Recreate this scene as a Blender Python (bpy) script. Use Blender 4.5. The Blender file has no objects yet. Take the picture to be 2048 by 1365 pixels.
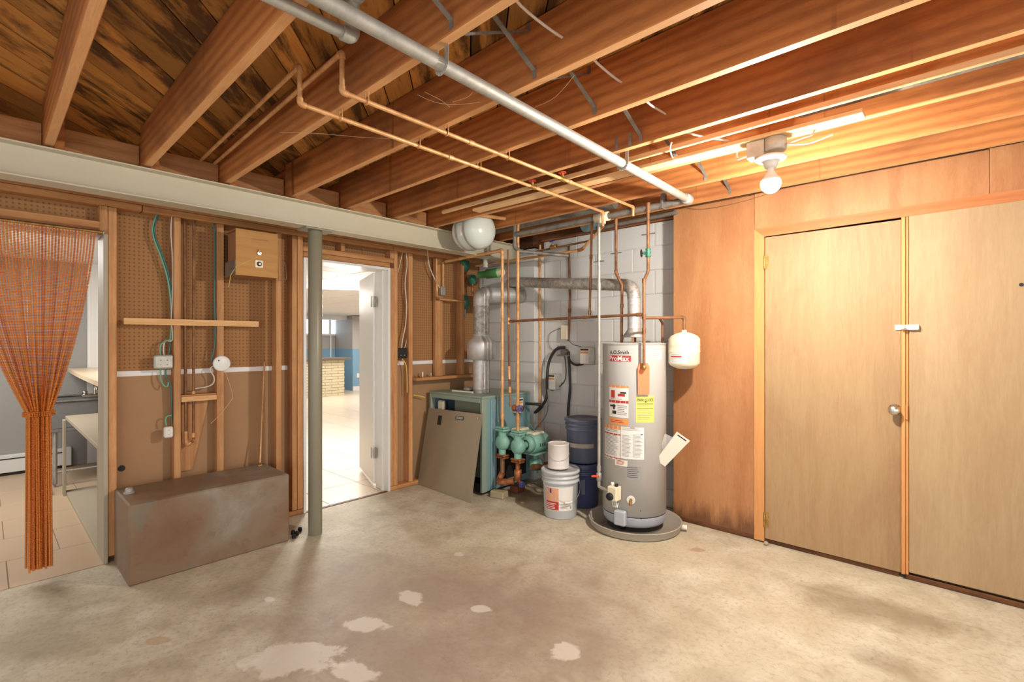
import bpy, math, random
import numpy as np
from mathutils import Vector, Matrix
random.seed(7)
S = bpy.context.scene
COL = S.collection
# ------------------------------------------------------------------ camera, light, exposure
YAW = math.radians(43.15); FPX = 991.0; CH = 1.38; HY = 683.0
cd = bpy.data.cameras.new('camera'); cam = bpy.data.objects.new('camera', cd); COL.objects.link(cam)
cam.location = (0, 0, CH); cam.rotation_euler = (math.radians(90), 0, YAW)
cd.sensor_width = 36.0; cd.lens = 36.0 * FPX / 2048.0; cd.clip_start = 0.02; cd.clip_end = 60
S.camera = cam
S.view_settings.view_transform = 'Standard'; S.view_settings.look = 'None'
S.view_settings.exposure = 0.0; S.view_settings.gamma = 1.0
S.view_settings.use_curve_mapping = False
W = bpy.data.worlds.new('world'); S.world = W; W.use_nodes = True
W.node_tree.nodes['Background'].inputs[0].default_value = (0.96, 0.98, 1.0, 1)
W.node_tree.nodes['Background'].inputs[1].default_value = 1.35

def area(name, loc, target, sx, sy, power, col=(1, 1, 1)):
    l = bpy.data.lights.new(name, 'AREA'); l.shape = 'RECTANGLE'; l.size = sx; l.size_y = sy
    l.energy = power; l.color = col
    o = bpy.data.objects.new(name, l); COL.objects.link(o); o.location = loc
    o.rotation_euler = (Vector(target) - Vector(loc)).to_track_quat('-Z', 'Y').to_euler()
    return o
# added fill lamp behind the camera, brightens the room without a known source
area('fill_behind', (1.6, -2.1, 1.3), (-2.6, 2.8, 1.4), 3.0, 1.8, 40, (1.0, 0.98, 0.95))
# lamps of the finished room beyond the doorway and of the room behind the curtain
area('finished_room_light', (-7.0, 3.9, 2.02), (-7.0, 3.9, 0), 2.2, 2.2, 60, (1.0, 0.97, 0.93))
area('finished_room_light', (-10.6, 6.0, 2.02), (-10.6, 6.0, 0), 2.6, 2.6, 105, (1.0, 0.97, 0.93))
area('doorway_light', (-6.3, 3.4, 1.98), (-3.0, 1.5, 0.0), 0.45, 0.45, 85, (1.0, 0.96, 0.9))
area('laundry_light', (-5.7, -0.3, 2.1), (-5.7, 0.4, 0), 1.0, 1.0, 45, (1.0, 0.97, 0.93))
BULB_STRENGTH = 2500.0

# ------------------------------------------------------------------ pixel rays (2048 x 1365 frame)
Fv = Vector((-math.sin(YAW), math.cos(YAW), 0)); Rv = Vector((math.cos(YAW), math.sin(YAW), 0)); C0 = Vector((0, 0, CH))
def ray(px, py): return Fv + Rv * ((px - 1024) / FPX) + Vector((0, 0, (HY - py) / FPX))
def XA(px, py, x): r = ray(px, py); return C0 + r * (x / r.x)
def YA(px, py, y): r = ray(px, py); return C0 + r * (y / r.y)
def ZA(px, py, z): r = ray(px, py); return C0 + r * ((z - CH) / r.z)
def DA(px, py, d): return C0 + ray(px, py) * d

# ------------------------------------------------------------------ mesh builder
class MB:
    def __init__(s): s.v = []; s.f = []; s.sm = []
    def add(s, vs, fs, smooth=False):
        b = len(s.v); s.v += [tuple(p) for p in vs]
        s.f += [tuple(i + b for i in f) for f in fs]; s.sm += [smooth] * len(fs)
    def box(s, lo, hi, bev=0.0):
        lo = Vector(lo); hi = Vector(hi)
        s.obox((lo + hi) / 2, [abs(hi[i] - lo[i]) for i in range(3)], None, bev)
    def obox(s, c, size, R=None, bev=0.0):
        h = [x / 2 for x in size]; c = Vector(c); R = R or Matrix.Identity(3)
        if bev <= 0 or bev * 2 >= min(size):
            vs = [c + R @ Vector((h[0] * a, h[1] * b, h[2] * d)) for a in (-1, 1) for b in (-1, 1) for d in (-1, 1)]
            s.add(vs, [(0, 1, 3, 2), (4, 6, 7, 5), (0, 4, 5, 1), (2, 3, 7, 6), (0, 2, 6, 4), (1, 5, 7, 3)]); return
        vs = []; idx = {}
        for a in (-1, 1):
            for b in (-1, 1):
                for d in (-1, 1):
                    for k in range(3):
                        p = [h[0] * a, h[1] * b, h[2] * d]
                        for j in range(3):
                            if j != k: p[j] -= bev * (a, b, d)[j]
                        idx[(a, b, d, k)] = len(vs); vs.append(c + R @ Vector(p))
        fs = []
        for k in range(3):
            o = [j for j in range(3) if j != k]
            for sg in (-1, 1):
                q = []
                for (u, w) in ((-1, -1), (1, -1), (1, 1), (-1, 1)):
                    t = [0, 0, 0]; t[k] = sg; t[o[0]] = u; t[o[1]] = w; q.append(idx[(t[0], t[1], t[2], k)])
                flip = (sg < 0) != (k == 1)
                fs.append(tuple(reversed(q)) if flip else tuple(q))
        for k in range(3):
            o = [j for j in range(3) if j != k]
            for u in (-1, 1):
                for w in (-1, 1):
                    t1 = [0, 0, 0]; t1[o[0]] = u; t1[o[1]] = w; t2 = list(t1); t1[k] = -1; t2[k] = 1
                    fs.append((idx[(*t1, o[0])], idx[(*t2, o[0])], idx[(*t2, o[1])], idx[(*t1, o[1])]))
        for a in (-1, 1):
            for b in (-1, 1):
                for d in (-1, 1): fs.append((idx[(a, b, d, 0)], idx[(a, b, d, 1)], idx[(a, b, d, 2)]))
        s.add(vs, fs)
    def bar(s, A, B, w, h, up=(0, 0, 1), bev=0.0):
        A = Vector(A); B = Vector(B); x = (B - A); L = x.length; x.normalize()
        y = Vector(up).cross(x).normalized(); z = x.cross(y)
        s.obox((A + B) / 2, (L, w, h), Matrix((x, y, z)).transposed(), bev)
    def tube(s, pts, r, seg=10, caps=True, radii=None):
        P = [Vector(p) for p in pts]; n = len(P)
        if n < 2: return
        T = [(P[min(i + 1, n - 1)] - P[max(i - 1, 0)]).normalized() for i in range(n)]
        u = Vector((0, 0, 1)) if abs(T[0].z) < .9 else Vector((1, 0, 0))
        N = (u - T[0] * u.dot(T[0])).normalized(); vs = []
        for i in range(n):
            if i:
                ax = T[i - 1].cross(T[i])
                if ax.length > 1e-7: N = Matrix.Rotation(T[i - 1].angle(T[i]), 3, ax.normalized()) @ N
            N = (N - T[i] * N.dot(T[i])).normalized(); Bn = T[i].cross(N)
            rr = radii[i] if radii else r
            for k in range(seg):
                a = 2 * math.pi * k / seg; vs.append(P[i] + (N * math.cos(a) + Bn * math.sin(a)) * rr)
        fs = [(i * seg + k, i * seg + (k + 1) % seg, (i + 1) * seg + (k + 1) % seg, (i + 1) * seg + k) for i in range(n - 1) for k in range(seg)]
        s.add(vs, fs, True)
        if caps:
            s.add(vs[:seg], [tuple(reversed(range(seg)))]); s.add(vs[-seg:], [tuple(range(seg))])
    def lathe(s, prof, c, axis=(0, 0, 1), seg=24, smooth=True):
        c = Vector(c); A = Vector(axis).normalized()
        u = Vector((0, 0, 1)) if abs(A.z) < .9 else Vector((1, 0, 0))
        X = (u - A * u.dot(A)).normalized(); Y = A.cross(X); vs = []
        for r, z in prof:
            for k in range(seg):
                a = 2 * math.pi * k / seg; vs.append(c + A * z + (X * math.cos(a) + Y * math.sin(a)) * max(r, 1e-5))
        fs = [(i * seg + k, i * seg + (k + 1) % seg, (i + 1) * seg + (k + 1) % seg, (i + 1) * seg + k) for i in range(len(prof) - 1) for k in range(seg)]
        s.add(vs, fs, smooth)
    def cyl(s, c, r, h, axis=(0, 0, 1), seg=20, ch=None):
        ch = min(r, h) * .08 if ch is None else ch
        s.lathe([(0, 0), (r - ch, 0), (r, ch), (r, h - ch), (r - ch, h), (0, h)], c, axis, seg, False)
        for i in range(len(s.sm) - 3 * seg, len(s.sm) - 2 * seg): s.sm[i] = True
    def sphere(s, c, r, seg=16, sc=(1, 1, 1)):
        n = seg // 2; prof = [(r * math.sin(math.pi * i / n), -r * math.cos(math.pi * i / n)) for i in range(n + 1)]
        b = len(s.v); s.lathe(prof, (0, 0, 0), (0, 0, 1), seg)
        for i in range(b, len(s.v)): s.v[i] = tuple(Vector((s.v[i][0] * sc[0], s.v[i][1] * sc[1], s.v[i][2] * sc[2])) + Vector(c))
    def poly(s, pts, n, t):
        """flat polygon pts extruded by t along n"""
        n = Vector(n).normalized() * t; m = len(pts)
        vs = [Vector(p) for p in pts] + [Vector(p) + n for p in pts]
        s.add(vs, [tuple(reversed(range(m))), tuple(range(m, 2 * m))] + [(i, (i + 1) % m, m + (i + 1) % m, m + i) for i in range(m)])
    def build(s, name, mat, parent=None):
        o_off = WL(parent) if parent else Vector((0, 0, 0))
        me = bpy.data.meshes.new(name)
        me.from_pydata([tuple(Vector(p) - o_off) for p in s.v], [], s.f)
        me.polygons.foreach_set('use_smooth', s.sm); me.update()
        bmf = None
        o = bpy.data.objects.new(name, me); COL.objects.link(o)
        if mat: me.materials.append(mat)
        if parent: o.parent = parent
        return o
def WL(o):
    l = Vector((0, 0, 0))
    while o: l += o.location; o = o.parent
    return l
def fillet(pts, r, n=5):
    P = [Vector(p) for p in pts]; out = [P[0]]
    for i in range(1, len(P) - 1):
        a = P[i - 1] - P[i]; b = P[i + 1] - P[i]; d = min(r, a.length * .49, b.length * .49)
        A = P[i] + a.normalized() * d; B = P[i] + b.normalized() * d
        for k in range(n + 1):
            t = k / n; out.append(A * (1 - t) ** 2 + P[i] * 2 * t * (1 - t) + B * t * t)
    out.append(P[-1]); return out
def curve(pts, n=6):
    P = [Vector(p) for p in pts]; out = []
    for i in range(len(P) - 1):
        p0 = P[max(i - 1, 0)]; p1 = P[i]; p2 = P[i + 1]; p3 = P[min(i + 2, len(P) - 1)]
        for k in range(n):
            t = k / n; out.append(.5 * ((2 * p1) + (p2 - p0) * t + (2 * p0 - 5 * p1 + 4 * p2 - p3) * t * t + (3 * p1 - p0 - 3 * p2 + p3) * t ** 3))
    out.append(P[-1]); return out
def empty(name, loc=(0, 0, 0)):
    o = bpy.data.objects.new(name, None); COL.objects.link(o); o.location = loc; o.empty_display_size = .1; return o
def tag(o, label=None, cat=None, group=None, kind=None):
    if label: o['label'] = label
    if cat: o['category'] = cat
    if group: o['group'] = group
    if kind: o['kind'] = kind
    return o
def thing(name, loc, label, cat, group=None): return tag(empty(name, loc), label, cat, group)
def lab(o, l): o['label'] = l; return o
def bx(name, lo, hi, mat, parent=None, bev=0.002):
    m = MB(); m.box(lo, hi, bev); return m.build(name, mat, parent)
def cylo(name, c, r, h, mat, parent=None, axis=(0, 0, 1), seg=20):
    m = MB(); m.cyl(c, r, h, axis, seg); return m.build(name, mat, parent)
def tubeo(name, pts, r, mat, parent=None, seg=10):
    m = MB(); m.tube(pts, r, seg); return m.build(name, mat, parent)

# ------------------------------------------------------------------ materials
def newmat(name):
    m = bpy.data.materials.new(name); m.use_nodes = True; nt = m.node_tree
    return m, nt, nt.nodes['Principled BSDF']
def N(nt, t, **kw):
    n = nt.nodes.new(t)
    for k, v in kw.items(): setattr(n, k, v)
    return n
def inp(n, **kw):
    for k, v in kw.items(): n.inputs[k.replace('_', ' ')].default_value = v
def coord(nt, scale=(1, 1, 1), rot=(0, 0, 0), rnd=True):
    tc = N(nt, 'ShaderNodeTexCoord'); mp = N(nt, 'ShaderNodeMapping'); mp.inputs['Scale'].default_value = scale; mp.inputs['Rotation'].default_value = rot
    if rnd:
        oi = N(nt, 'ShaderNodeObjectInfo'); ml = N(nt, 'ShaderNodeMath', operation='MULTIPLY'); ml.inputs[1].default_value = 37.0
        nt.links.new(oi.outputs['Random'], ml.inputs[0]); ad = N(nt, 'ShaderNodeVectorMath', operation='ADD')
        nt.links.new(tc.outputs['Object'], ad.inputs[0]); nt.links.new(ml.outputs[0], ad.inputs[1]); nt.links.new(ad.outputs[0], mp.inputs[0])
    else: nt.links.new(tc.outputs['Object'], mp.inputs[0])
    return mp.outputs[0]
def noise(nt, vec, scale=5, detail=4, rough=.55, dist=0):
    n = N(nt, 'ShaderNodeTexNoise'); inp(n, Scale=scale, Detail=detail, Roughness=rough, Distortion=dist); nt.links.new(vec, n.inputs['Vector']); return n.outputs['Fac']
def ramp(nt, fac, stops):
    r = N(nt, 'ShaderNodeValToRGB'); e = r.color_ramp.elements
    while len(e) < len(stops): e.new(.5)
    for i, (p, c) in enumerate(stops): e[i].position = p; e[i].color = (*c, 1) if len(c) == 3 else c
    nt.links.new(fac, r.inputs[0]); return r.outputs[0]
def mix(nt, fac, a, b, mode='MIX'):
    m = N(nt, 'ShaderNodeMix', data_type='RGBA', blend_type=mode)
    for sock, val in ((m.inputs[0], fac), (m.inputs[6], a), (m.inputs[7], b)):
        if hasattr(val, 'links') or hasattr(val, 'is_linked'): nt.links.new(val, sock)
        elif isinstance(val, (tuple, list)): sock.default_value = (*val[:3], 1)
        else: sock.default_value = val
    return m.outputs[2]
def fac01(nt, v, lo, hi):
    r = N(nt, 'ShaderNodeMapRange'); r.inputs[1].default_value = lo; r.inputs[2].default_value = hi; nt.links.new(v, r.inputs[0]); return r.outputs[0]
def bump(nt, b, h, s=.3, d=.002):
    n = N(nt, 'ShaderNodeBump'); n.inputs['Strength'].default_value = s; n.inputs['Distance'].default_value = d
    nt.links.new(h, n.inputs['Height']); nt.links.new(n.outputs[0], b.inputs['Normal'])
def sr(r, g, b):
    f = lambda c: (c / 255 / 12.92) if c / 255 <= .04045 else ((c / 255 + .055) / 1.055) ** 2.4
    return (f(r), f(g), f(b))
def plain(name, col, rough=.5, metal=0.0, var=.12, nsc=12, bmp=0.0, spec=.5):
    m, nt, b = newmat(name); v = coord(nt); n = noise(nt, v, nsc, 4)
    c = mix(nt, n, tuple(x * (1 - var) for x in col), tuple(min(1, x * (1 + var)) for x in col))
    nt.links.new(c, b.inputs['Base Color']); inp(b, Roughness=rough, Metallic=metal)
    b.inputs['Specular IOR Level'].default_value = spec
    if bmp: bump(nt, b, n, bmp)
    return m
def wood(name, axis, c1, c2, stain=None, stain_amt=.0, var=.25, rough=.6, rot=(0, 0, 0), fig=1.0, knots=.5, stretch=14, stsc=1.6, ststretch=1.0, wave=.2, slo=.46, shi=.66, drips=0.0, rot_base=False):
    m, nt, b = newmat(name); s = [stretch] * 3; s[axis] = 1.0
    v = coord(nt, tuple(s), rot)
    g = noise(nt, v, 3.2 * fig, 5, .6, 1.2)
    fine = noise(nt, v, 14 * fig, 3, .7, .3)
    w = N(nt, 'ShaderNodeTexWave', wave_type='BANDS', bands_direction='XYZ'[(axis + 1) % 3] if axis != 2 else 'X')
    w.bands_direction = ['Z', 'Z', 'Y'][axis]
    inp(w, Scale=.42 * fig, Distortion=14.0, Detail=3.0, Detail_Scale=.35); nt.links.new(v, w.inputs['Vector'])
    f = mix(nt, wave, g, w.outputs['Fac']); f = mix(nt, .35, f, fine)
    col = ramp(nt, f, [(.25, c2), (.62, c1)])
    # board-to-board change
    oi = N(nt, 'ShaderNodeObjectInfo'); vr = fac01(nt, oi.outputs['Random'], 0, 1)
    col = mix(nt, 1.0, col, ramp(nt, vr, [(0, (1 - var,) * 3), (1, (1.0, 1.0, 1.0))]), 'MULTIPLY')
    s2 = [4.0] * 3; s2[axis] = 4.0 * .28
    vk = coord(nt, tuple(s2), rot)
    k = N(nt, 'ShaderNodeTexVoronoi'); inp(k, Scale=.8); nt.links.new(vk, k.inputs['Vector'])
    kf = ramp(nt, k.outputs['Distance'], [(.0, (1, 1, 1)), (.12, (.6, .6, .6)), (.2, (0, 0, 0))])
    km = N(nt, 'ShaderNodeMath', operation='MULTIPLY'); nt.links.new(kf, km.inputs[0]); km.inputs[1].default_value = knots
    col = mix(nt, km.outputs[0], col, tuple(x * .3 for x in c2))
    if stain:
        s3 = [1.0] * 3; s3[axis] = 1.0 / max(ststretch, .01)
        vs = coord(nt, tuple(s3), rot); sf = noise(nt, vs, stsc, 8, .68, .4)
        sf2 = N(nt, 'ShaderNodeMath', operation='MULTIPLY'); nt.links.new(fac01(nt, sf, slo, shi), sf2.inputs[0]); sf2.inputs[1].default_value = stain_amt
        col = mix(nt, sf2.outputs[0], col, stain)
    if rot_base:
        vb = coord(nt, (1, 1, 1), rnd=False); sx_ = N(nt, 'ShaderNodeSeparateXYZ'); nt.links.new(vb, sx_.inputs[0])
        nb = noise(nt, coord(nt, (14, 14, 2.5), rnd=False), 1.0, 7, .7); ml_ = N(nt, 'ShaderNodeMath', operation='MULTIPLY_ADD'); nt.links.new(nb, ml_.inputs[0]); ml_.inputs[1].default_value = -.42; nt.links.new(sx_.outputs[2], ml_.inputs[2])
        rb_ = N(nt, 'ShaderNodeMapRange'); rb_.inputs[1].default_value = -.03; rb_.inputs[2].default_value = -.16; rb_.inputs[4].default_value = .75; nt.links.new(ml_.outputs[0], rb_.inputs[0]); col = mix(nt, rb_.outputs[0], col, sr(84, 54, 36))
    if drips:
        s4 = [1.0] * 3; s4[axis] = 11.0; s4[2] = .5
        dn = noise(nt, coord(nt, tuple(s4), rot), 1.0, 3, .6)
        dm = N(nt, 'ShaderNodeMath', operation='MULTIPLY'); nt.links.new(fac01(nt, dn, .64, .70), dm.inputs[0]); dm.inputs[1].default_value = drips
        col = mix(nt, dm.outputs[0], col, tuple(x * .45 for x in c2))
    nt.links.new(col, b.inputs['Base Color']); inp(b, Roughness=rough); b.inputs['Specular IOR Level'].default_value = .3
    bump(nt, b, f, .25, .001)
    return m
def metalm(name, col, col2, rough=.4, metal=.85, sc=25, var=1.0):
    m, nt, b = newmat(name); v = coord(nt); n = noise(nt, v, sc, 5, .7)
    nt.links.new(ramp(nt, n, [(.35, col2), (.62, col)]), b.inputs['Base Color']); inp(b, Metallic=metal)
    nt.links.new(ramp(nt, n, [(.3, (min(1, rough + .25),) * 3), (.7, (rough,) * 3)]), b.inputs['Roughness']); return m
def dotmat(name, base, dot, pitch, rad, ax=(1, 2)):
    m, nt, b = newmat(name); v = coord(nt, (1 / pitch,) * 3, rnd=False)
    fr = N(nt, 'ShaderNodeVectorMath', operation='FRACTION'); nt.links.new(v, fr.inputs[0])
    sb = N(nt, 'ShaderNodeVectorMath', operation='SUBTRACT'); nt.links.new(fr.outputs[0], sb.inputs[0]); sb.inputs[1].default_value = (.5, .5, .5)
    msk = [0, 0, 0]
    for a in ax: msk[a] = 1
    mu = N(nt, 'ShaderNodeVectorMath', operation='MULTIPLY'); nt.links.new(sb.outputs[0], mu.inputs[0]); mu.inputs[1].default_value = msk
    ln = N(nt, 'ShaderNodeVectorMath', operation='LENGTH'); nt.links.new(mu.outputs[0], ln.inputs[0])
    f = fac01(nt, ln.outputs['Value'], rad * .8, rad * 1.2)
    nz = noise(nt, coord(nt), 3, 4); bc = mix(nt, nz, tuple(x * .85 for x in base), base)
    nt.links.new(mix(nt, f, dot, bc), b.inputs['Base Color']); inp(b, Roughness=.8); b.inputs['Specular IOR Level'].default_value = .2
    bump(nt, b, f, .6, .003); return m
def emis(name, col, st):
    m, nt, b = newmat(name); inp(b, Emission_Strength=st); b.inputs['Emission Color'].default_value = (*col, 1); b.inputs['Base Color'].default_value = (*col, 1); return m

WR1, WR2 = sr(196, 120, 66), sr(134, 68, 30)
M = {}
M['joist'] = wood('joist_wood', 0, sr(200, 130, 72), sr(158, 92, 48), stain=sr(116, 72, 44), stain_amt=.65, wave=.38, drips=.7, var=.14, knots=.7, stsc=2.2, ststretch=2.5)
M['joist_edge'] = wood('joist_edge_wood', 0, sr(226, 172, 118), sr(206, 144, 90), var=.08, knots=.2)  # less aged underside wood, with floor-bounce light also put into the colour
M['stud'] = wood('stud_wood', 2, sr(220, 166, 112), sr(184, 122, 72), stain=sr(140, 86, 54), stain_amt=.35, var=.2, knots=.6)
M['wood_y'] = wood('wood_lengthwise', 1, sr(212, 156, 100), sr(172, 110, 64), stain=sr(126, 78, 50), stain_amt=.35, var=.2, knots=.5)
M['wood_x'] = wood('wood_crosswise', 0, sr(200, 130, 76), sr(150, 82, 42), stain=sr(96, 52, 32), stain_amt=.35, var=.2, knots=.4)
M['pale_y'] = wood('pale_wood_y', 1, sr(232, 188, 132), sr(206, 150, 94), var=.08, knots=.15)
M['pale_x'] = wood('pale_wood_x', 0, sr(238, 200, 148), sr(216, 166, 112), var=.08, knots=.2)
M['plank'] = wood('plank_wood', 0, sr(244, 180, 98), sr(206, 134, 68), stain=sr(70, 46, 30), stain_amt=.88, var=.5, knots=.8, stsc=6, ststretch=4.5, slo=.49, shi=.6)
M['dark_wood'] = wood('dark_rotten_wood', 0, sr(120, 76, 44), sr(60, 36, 20), stain=sr(30, 18, 12), stain_amt=.7)
M['plywood'] = wood('orange_plywood', 2, sr(182, 130, 86), sr(160, 104, 64), stain=sr(160, 104, 66), stain_amt=.4, var=.03, knots=.0, stretch=7, fig=2.6, rough=.5, wave=.3, rot_base=True)
M['door_ply'] = wood('door_veneer', 2, sr(172, 142, 104), sr(152, 120, 84), stain=sr(140, 98, 70), stain_amt=.5, var=.05, knots=.0, stretch=10, stsc=1.3, ststretch=1.5, rough=.58)
M['panel_ply'] = wood('panel_veneer', 2, sr(176, 150, 114), sr(160, 130, 94), stain=sr(148, 108, 78), stain_amt=.35, var=.03, knots=.0, stretch=10, stsc=1.2, ststretch=1.5, rough=.58)
M['casing'] = wood('casing_wood', 2, sr(212, 152, 94), sr(190, 124, 70), var=.06, knots=.0, fig=.8)
M['casing_x'] = wood('casing_wood_x', 0, sr(190, 122, 74), sr(168, 98, 54), var=.06, knots=.0, fig=.8)
M['peg'] = dotmat('pegboard', sr(174, 128, 84), sr(138, 98, 62), .0254, .2)
M['hard'] = plain('hardboard', sr(168, 130, 92), .75, var=.1, nsc=4)
M['beam'] = plain('beam_paint', sr(198, 190, 166), .45, var=.05, nsc=5)
M['post'] = plain('post_paint', sr(140, 134, 114), .4, var=.06, nsc=6)
M['copper'] = metalm('copper', sr(228, 178, 122), sr(196, 142, 90), .42, .4, 9)
M['copper_dark'] = metalm('copper_tarnished', sr(156, 110, 74), sr(116, 80, 54), .5, .4, 9)
M['brass'] = metalm('brass', sr(196, 160, 96), sr(140, 104, 56), .35, .8, 30)
M['bronze'] = metalm('bronze_casting', sr(190, 124, 80), sr(120, 70, 44), .5, .6, 20)
M['galv'] = metalm('galvanised_steel', sr(186, 182, 172), sr(164, 162, 154), .45, .55, 14)
M['galv_dark'] = metalm('aged_steel_pipe', sr(150, 144, 134), sr(110, 104, 96), .5, .5, 8)
M['flue'] = metalm('flue_metal', sr(214, 214, 210), sr(198, 198, 196), .35, .6, 30)
M['flue_old'] = metalm('old_flue_metal', sr(198, 196, 190), sr(150, 146, 138), .45, .55, 30)
M['chrome'] = metalm('chrome', sr(230, 226, 214), sr(200, 196, 184), .15, 1.0, 5)
M['teal'] = plain('teal_enamel', sr(122, 154, 160), .4, var=.12, nsc=5)
M['teal_front'] = plain('teal_frame', sr(142, 158, 142), .45, var=.08, nsc=6)
M['pump'] = plain('pump_green', sr(130, 178, 160), .4, var=.15, nsc=16)
M['pump_dark'] = plain('valve_green', sr(52, 120, 96), .45, var=.25, nsc=22)
M['green'] = plain('check_green', sr(84, 158, 92), .45, var=.15, nsc=18)
M['panel_metal'] = plain('panel_greige', sr(160, 148, 126), .35, metal=.35, var=.05, nsc=3)
M['black'] = plain('black_paint', sr(26, 24, 22), .6, var=.2)
M['rubber'] = plain('black_rubber', sr(40, 40, 40), .5, var=.15)
M['dark_matte'] = plain('matte_dark', sr(34, 28, 24), .9, var=.2)
M['heater'] = plain('heater_enamel', sr(182, 180, 174), .33, var=.02, nsc=3)
M['heater_base'] = plain('heater_base_plastic', sr(176, 180, 186), .4, var=.02)
M['pan'] = plain('pan_plastic', sr(172, 164, 150), .5, var=.06)
M['white'] = plain('white_paint', sr(236, 234, 230), .4, var=.02)
M['white_plastic'] = plain('white_plastic', sr(228, 224, 214), .4, var=.03)
M['cream'] = plain('cream_paint', sr(232, 222, 192), .35, var=.02)
M['label_white'] = plain('label_white', sr(226, 222, 214), .6, var=.03)
M['label_grey'] = plain('label_print_grey', sr(150, 148, 144), .7, var=.05)
M['label_black'] = plain('label_print_black', sr(40, 38, 38), .7, var=.05)
M['label_red'] = plain('label_red', sr(182, 52, 44), .5, var=.04)
M['label_orange'] = plain('label_orange', sr(224, 148, 86), .5, var=.04)
M['label_yellow'] = plain('label_yellow', sr(208, 204, 104), .6, var=.03)
M['tag_orange'] = plain('tag_orange', sr(236, 134, 88), .6, var=.04)
M['block'] = plain('painted_block', sr(214, 214, 210), .75, var=.03, nsc=14, bmp=.5)
M['mortar'] = plain('painted_mortar', sr(208, 208, 204), .8, var=.04, nsc=20, bmp=.4)
M['bucket_grey'] = plain('bucket_grey', sr(196, 198, 198), .35, var=.03)
M['bucket_blue'] = plain('bucket_blue', sr(70, 78, 116), .4, var=.1, nsc=4)
M['bucket_slate'] = plain('bucket_slate', sr(96, 102, 122), .4, var=.12, nsc=5)
M['green_cable'] = plain('green_cable', sr(108, 166, 140), .45, var=.08)
M['teal_cable'] = plain('blue_green_cable', sr(60, 110, 106), .45, var=.1)
M['white_cable'] = plain('white_cable', sr(214, 200, 184), .5, var=.06)
M['yellow_cable'] = plain('yellow_cable', sr(220, 196, 96), .5, var=.06)
M['ebox'] = metalm('zinc_box', sr(200, 200, 190), sr(184, 184, 174), .4, .35, 20)
M['handle_red'] = plain('red_handle', sr(220, 84, 52), .4, var=.05)
M['handle_blue'] = plain('blue_handle', sr(70, 90, 170), .4, var=.05)
M['paper'] = plain('paper', sr(228, 218, 200), .7, var=.03)
M['grey_wall'] = plain('grey_panelling', sr(158, 156, 152), .6, var=.03, nsc=3)
M['warm_grey'] = plain('warm_grey_paint', sr(176, 170, 164), .6, var=.03, nsc=3)
M['blue_wall'] = plain('blue_wainscot', sr(128, 166, 190), .55, var=.03, nsc=3)
M['counter'] = plain('counter_laminate', sr(220, 196, 162), .35, var=.04, nsc=5)
M['cubby'] = plain('cubby_paint', sr(176, 164, 142), .5, var=.04, nsc=5)
M['sink'] = plain('sink_grey', sr(124, 124, 122), .5, var=.12, nsc=30)
M['heater_white'] = plain('radiator_white', sr(226, 226, 222), .4, var=.02)
M['tile'] = plain('floor_tile', sr(198, 172, 142), .35, var=.08, nsc=4)
M['tile_bright'] = plain('pale_floor_tile', sr(214, 196, 172), .3, var=.06, nsc=4)
M['grout'] = plain('grout', sr(140, 118, 94), .8, var=.05)
M['ceil_tile'] = plain('ceiling_tile', sr(232, 230, 228), .7, var=.02)
M['brick_pale'] = plain('pale_brick', sr(206, 194, 160), .8, var=.08, nsc=8)
M['bartop'] = plain('bar_top', sr(110, 92, 78), .45, var=.08)
M['box_wood'] = wood('box_fibreboard', 1, sr(196, 146, 84), sr(180, 128, 70), var=.03, knots=0, fig=.8)
M['box_edge'] = plain('box_edge', sr(160, 110, 74), .6, var=.1)
M['rust'] = None
M['stone'] = plain('concrete_chunk', sr(168, 154, 122), .9, var=.15, nsc=25, bmp=.5)
M['web'] = plain('dusty_thread', sr(220, 190, 160), .9, var=.05)
M['porcelain'] = plain('porcelain', sr(240, 238, 230), .25, var=.01)
M['bulb'] = emis('lamp_glass', (1.0, .935, .84), BULB_STRENGTH)
M['lens'] = emis('recessed_lens', (1.0, .98, .94), 6)

def rusty():
    m, nt, b = newmat('rusted_tank_metal'); v = coord(nt, rnd=False)
    n1 = noise(nt, v, 1.5, 8, .6, .6); n2 = noise(nt, v, 9, 6, .7); vs = coord(nt, (1, 1, .35), rnd=False); n3 = noise(nt, vs, 5, 6, .6)
    c = ramp(nt, n1, [(.3, sr(124, 88, 64)), (.45, sr(134, 108, 84)), (.58, sr(140, 126, 108)), (.7, sr(160, 152, 136))])
    c = mix(nt, fac01(nt, n2, .55, 1.0), c, sr(100, 64, 42)); c = mix(nt, fac01(nt, n3, .6, .8), c, sr(110, 122, 112))
    nt.links.new(c, b.inputs['Base Color']); inp(b, Metallic=.25); nt.links.new(fac01(nt, n1, -.2, 1.2), b.inputs['Roughness']); bump(nt, b, n2, .15, .002); return m
M['rust'] = rusty()

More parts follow.
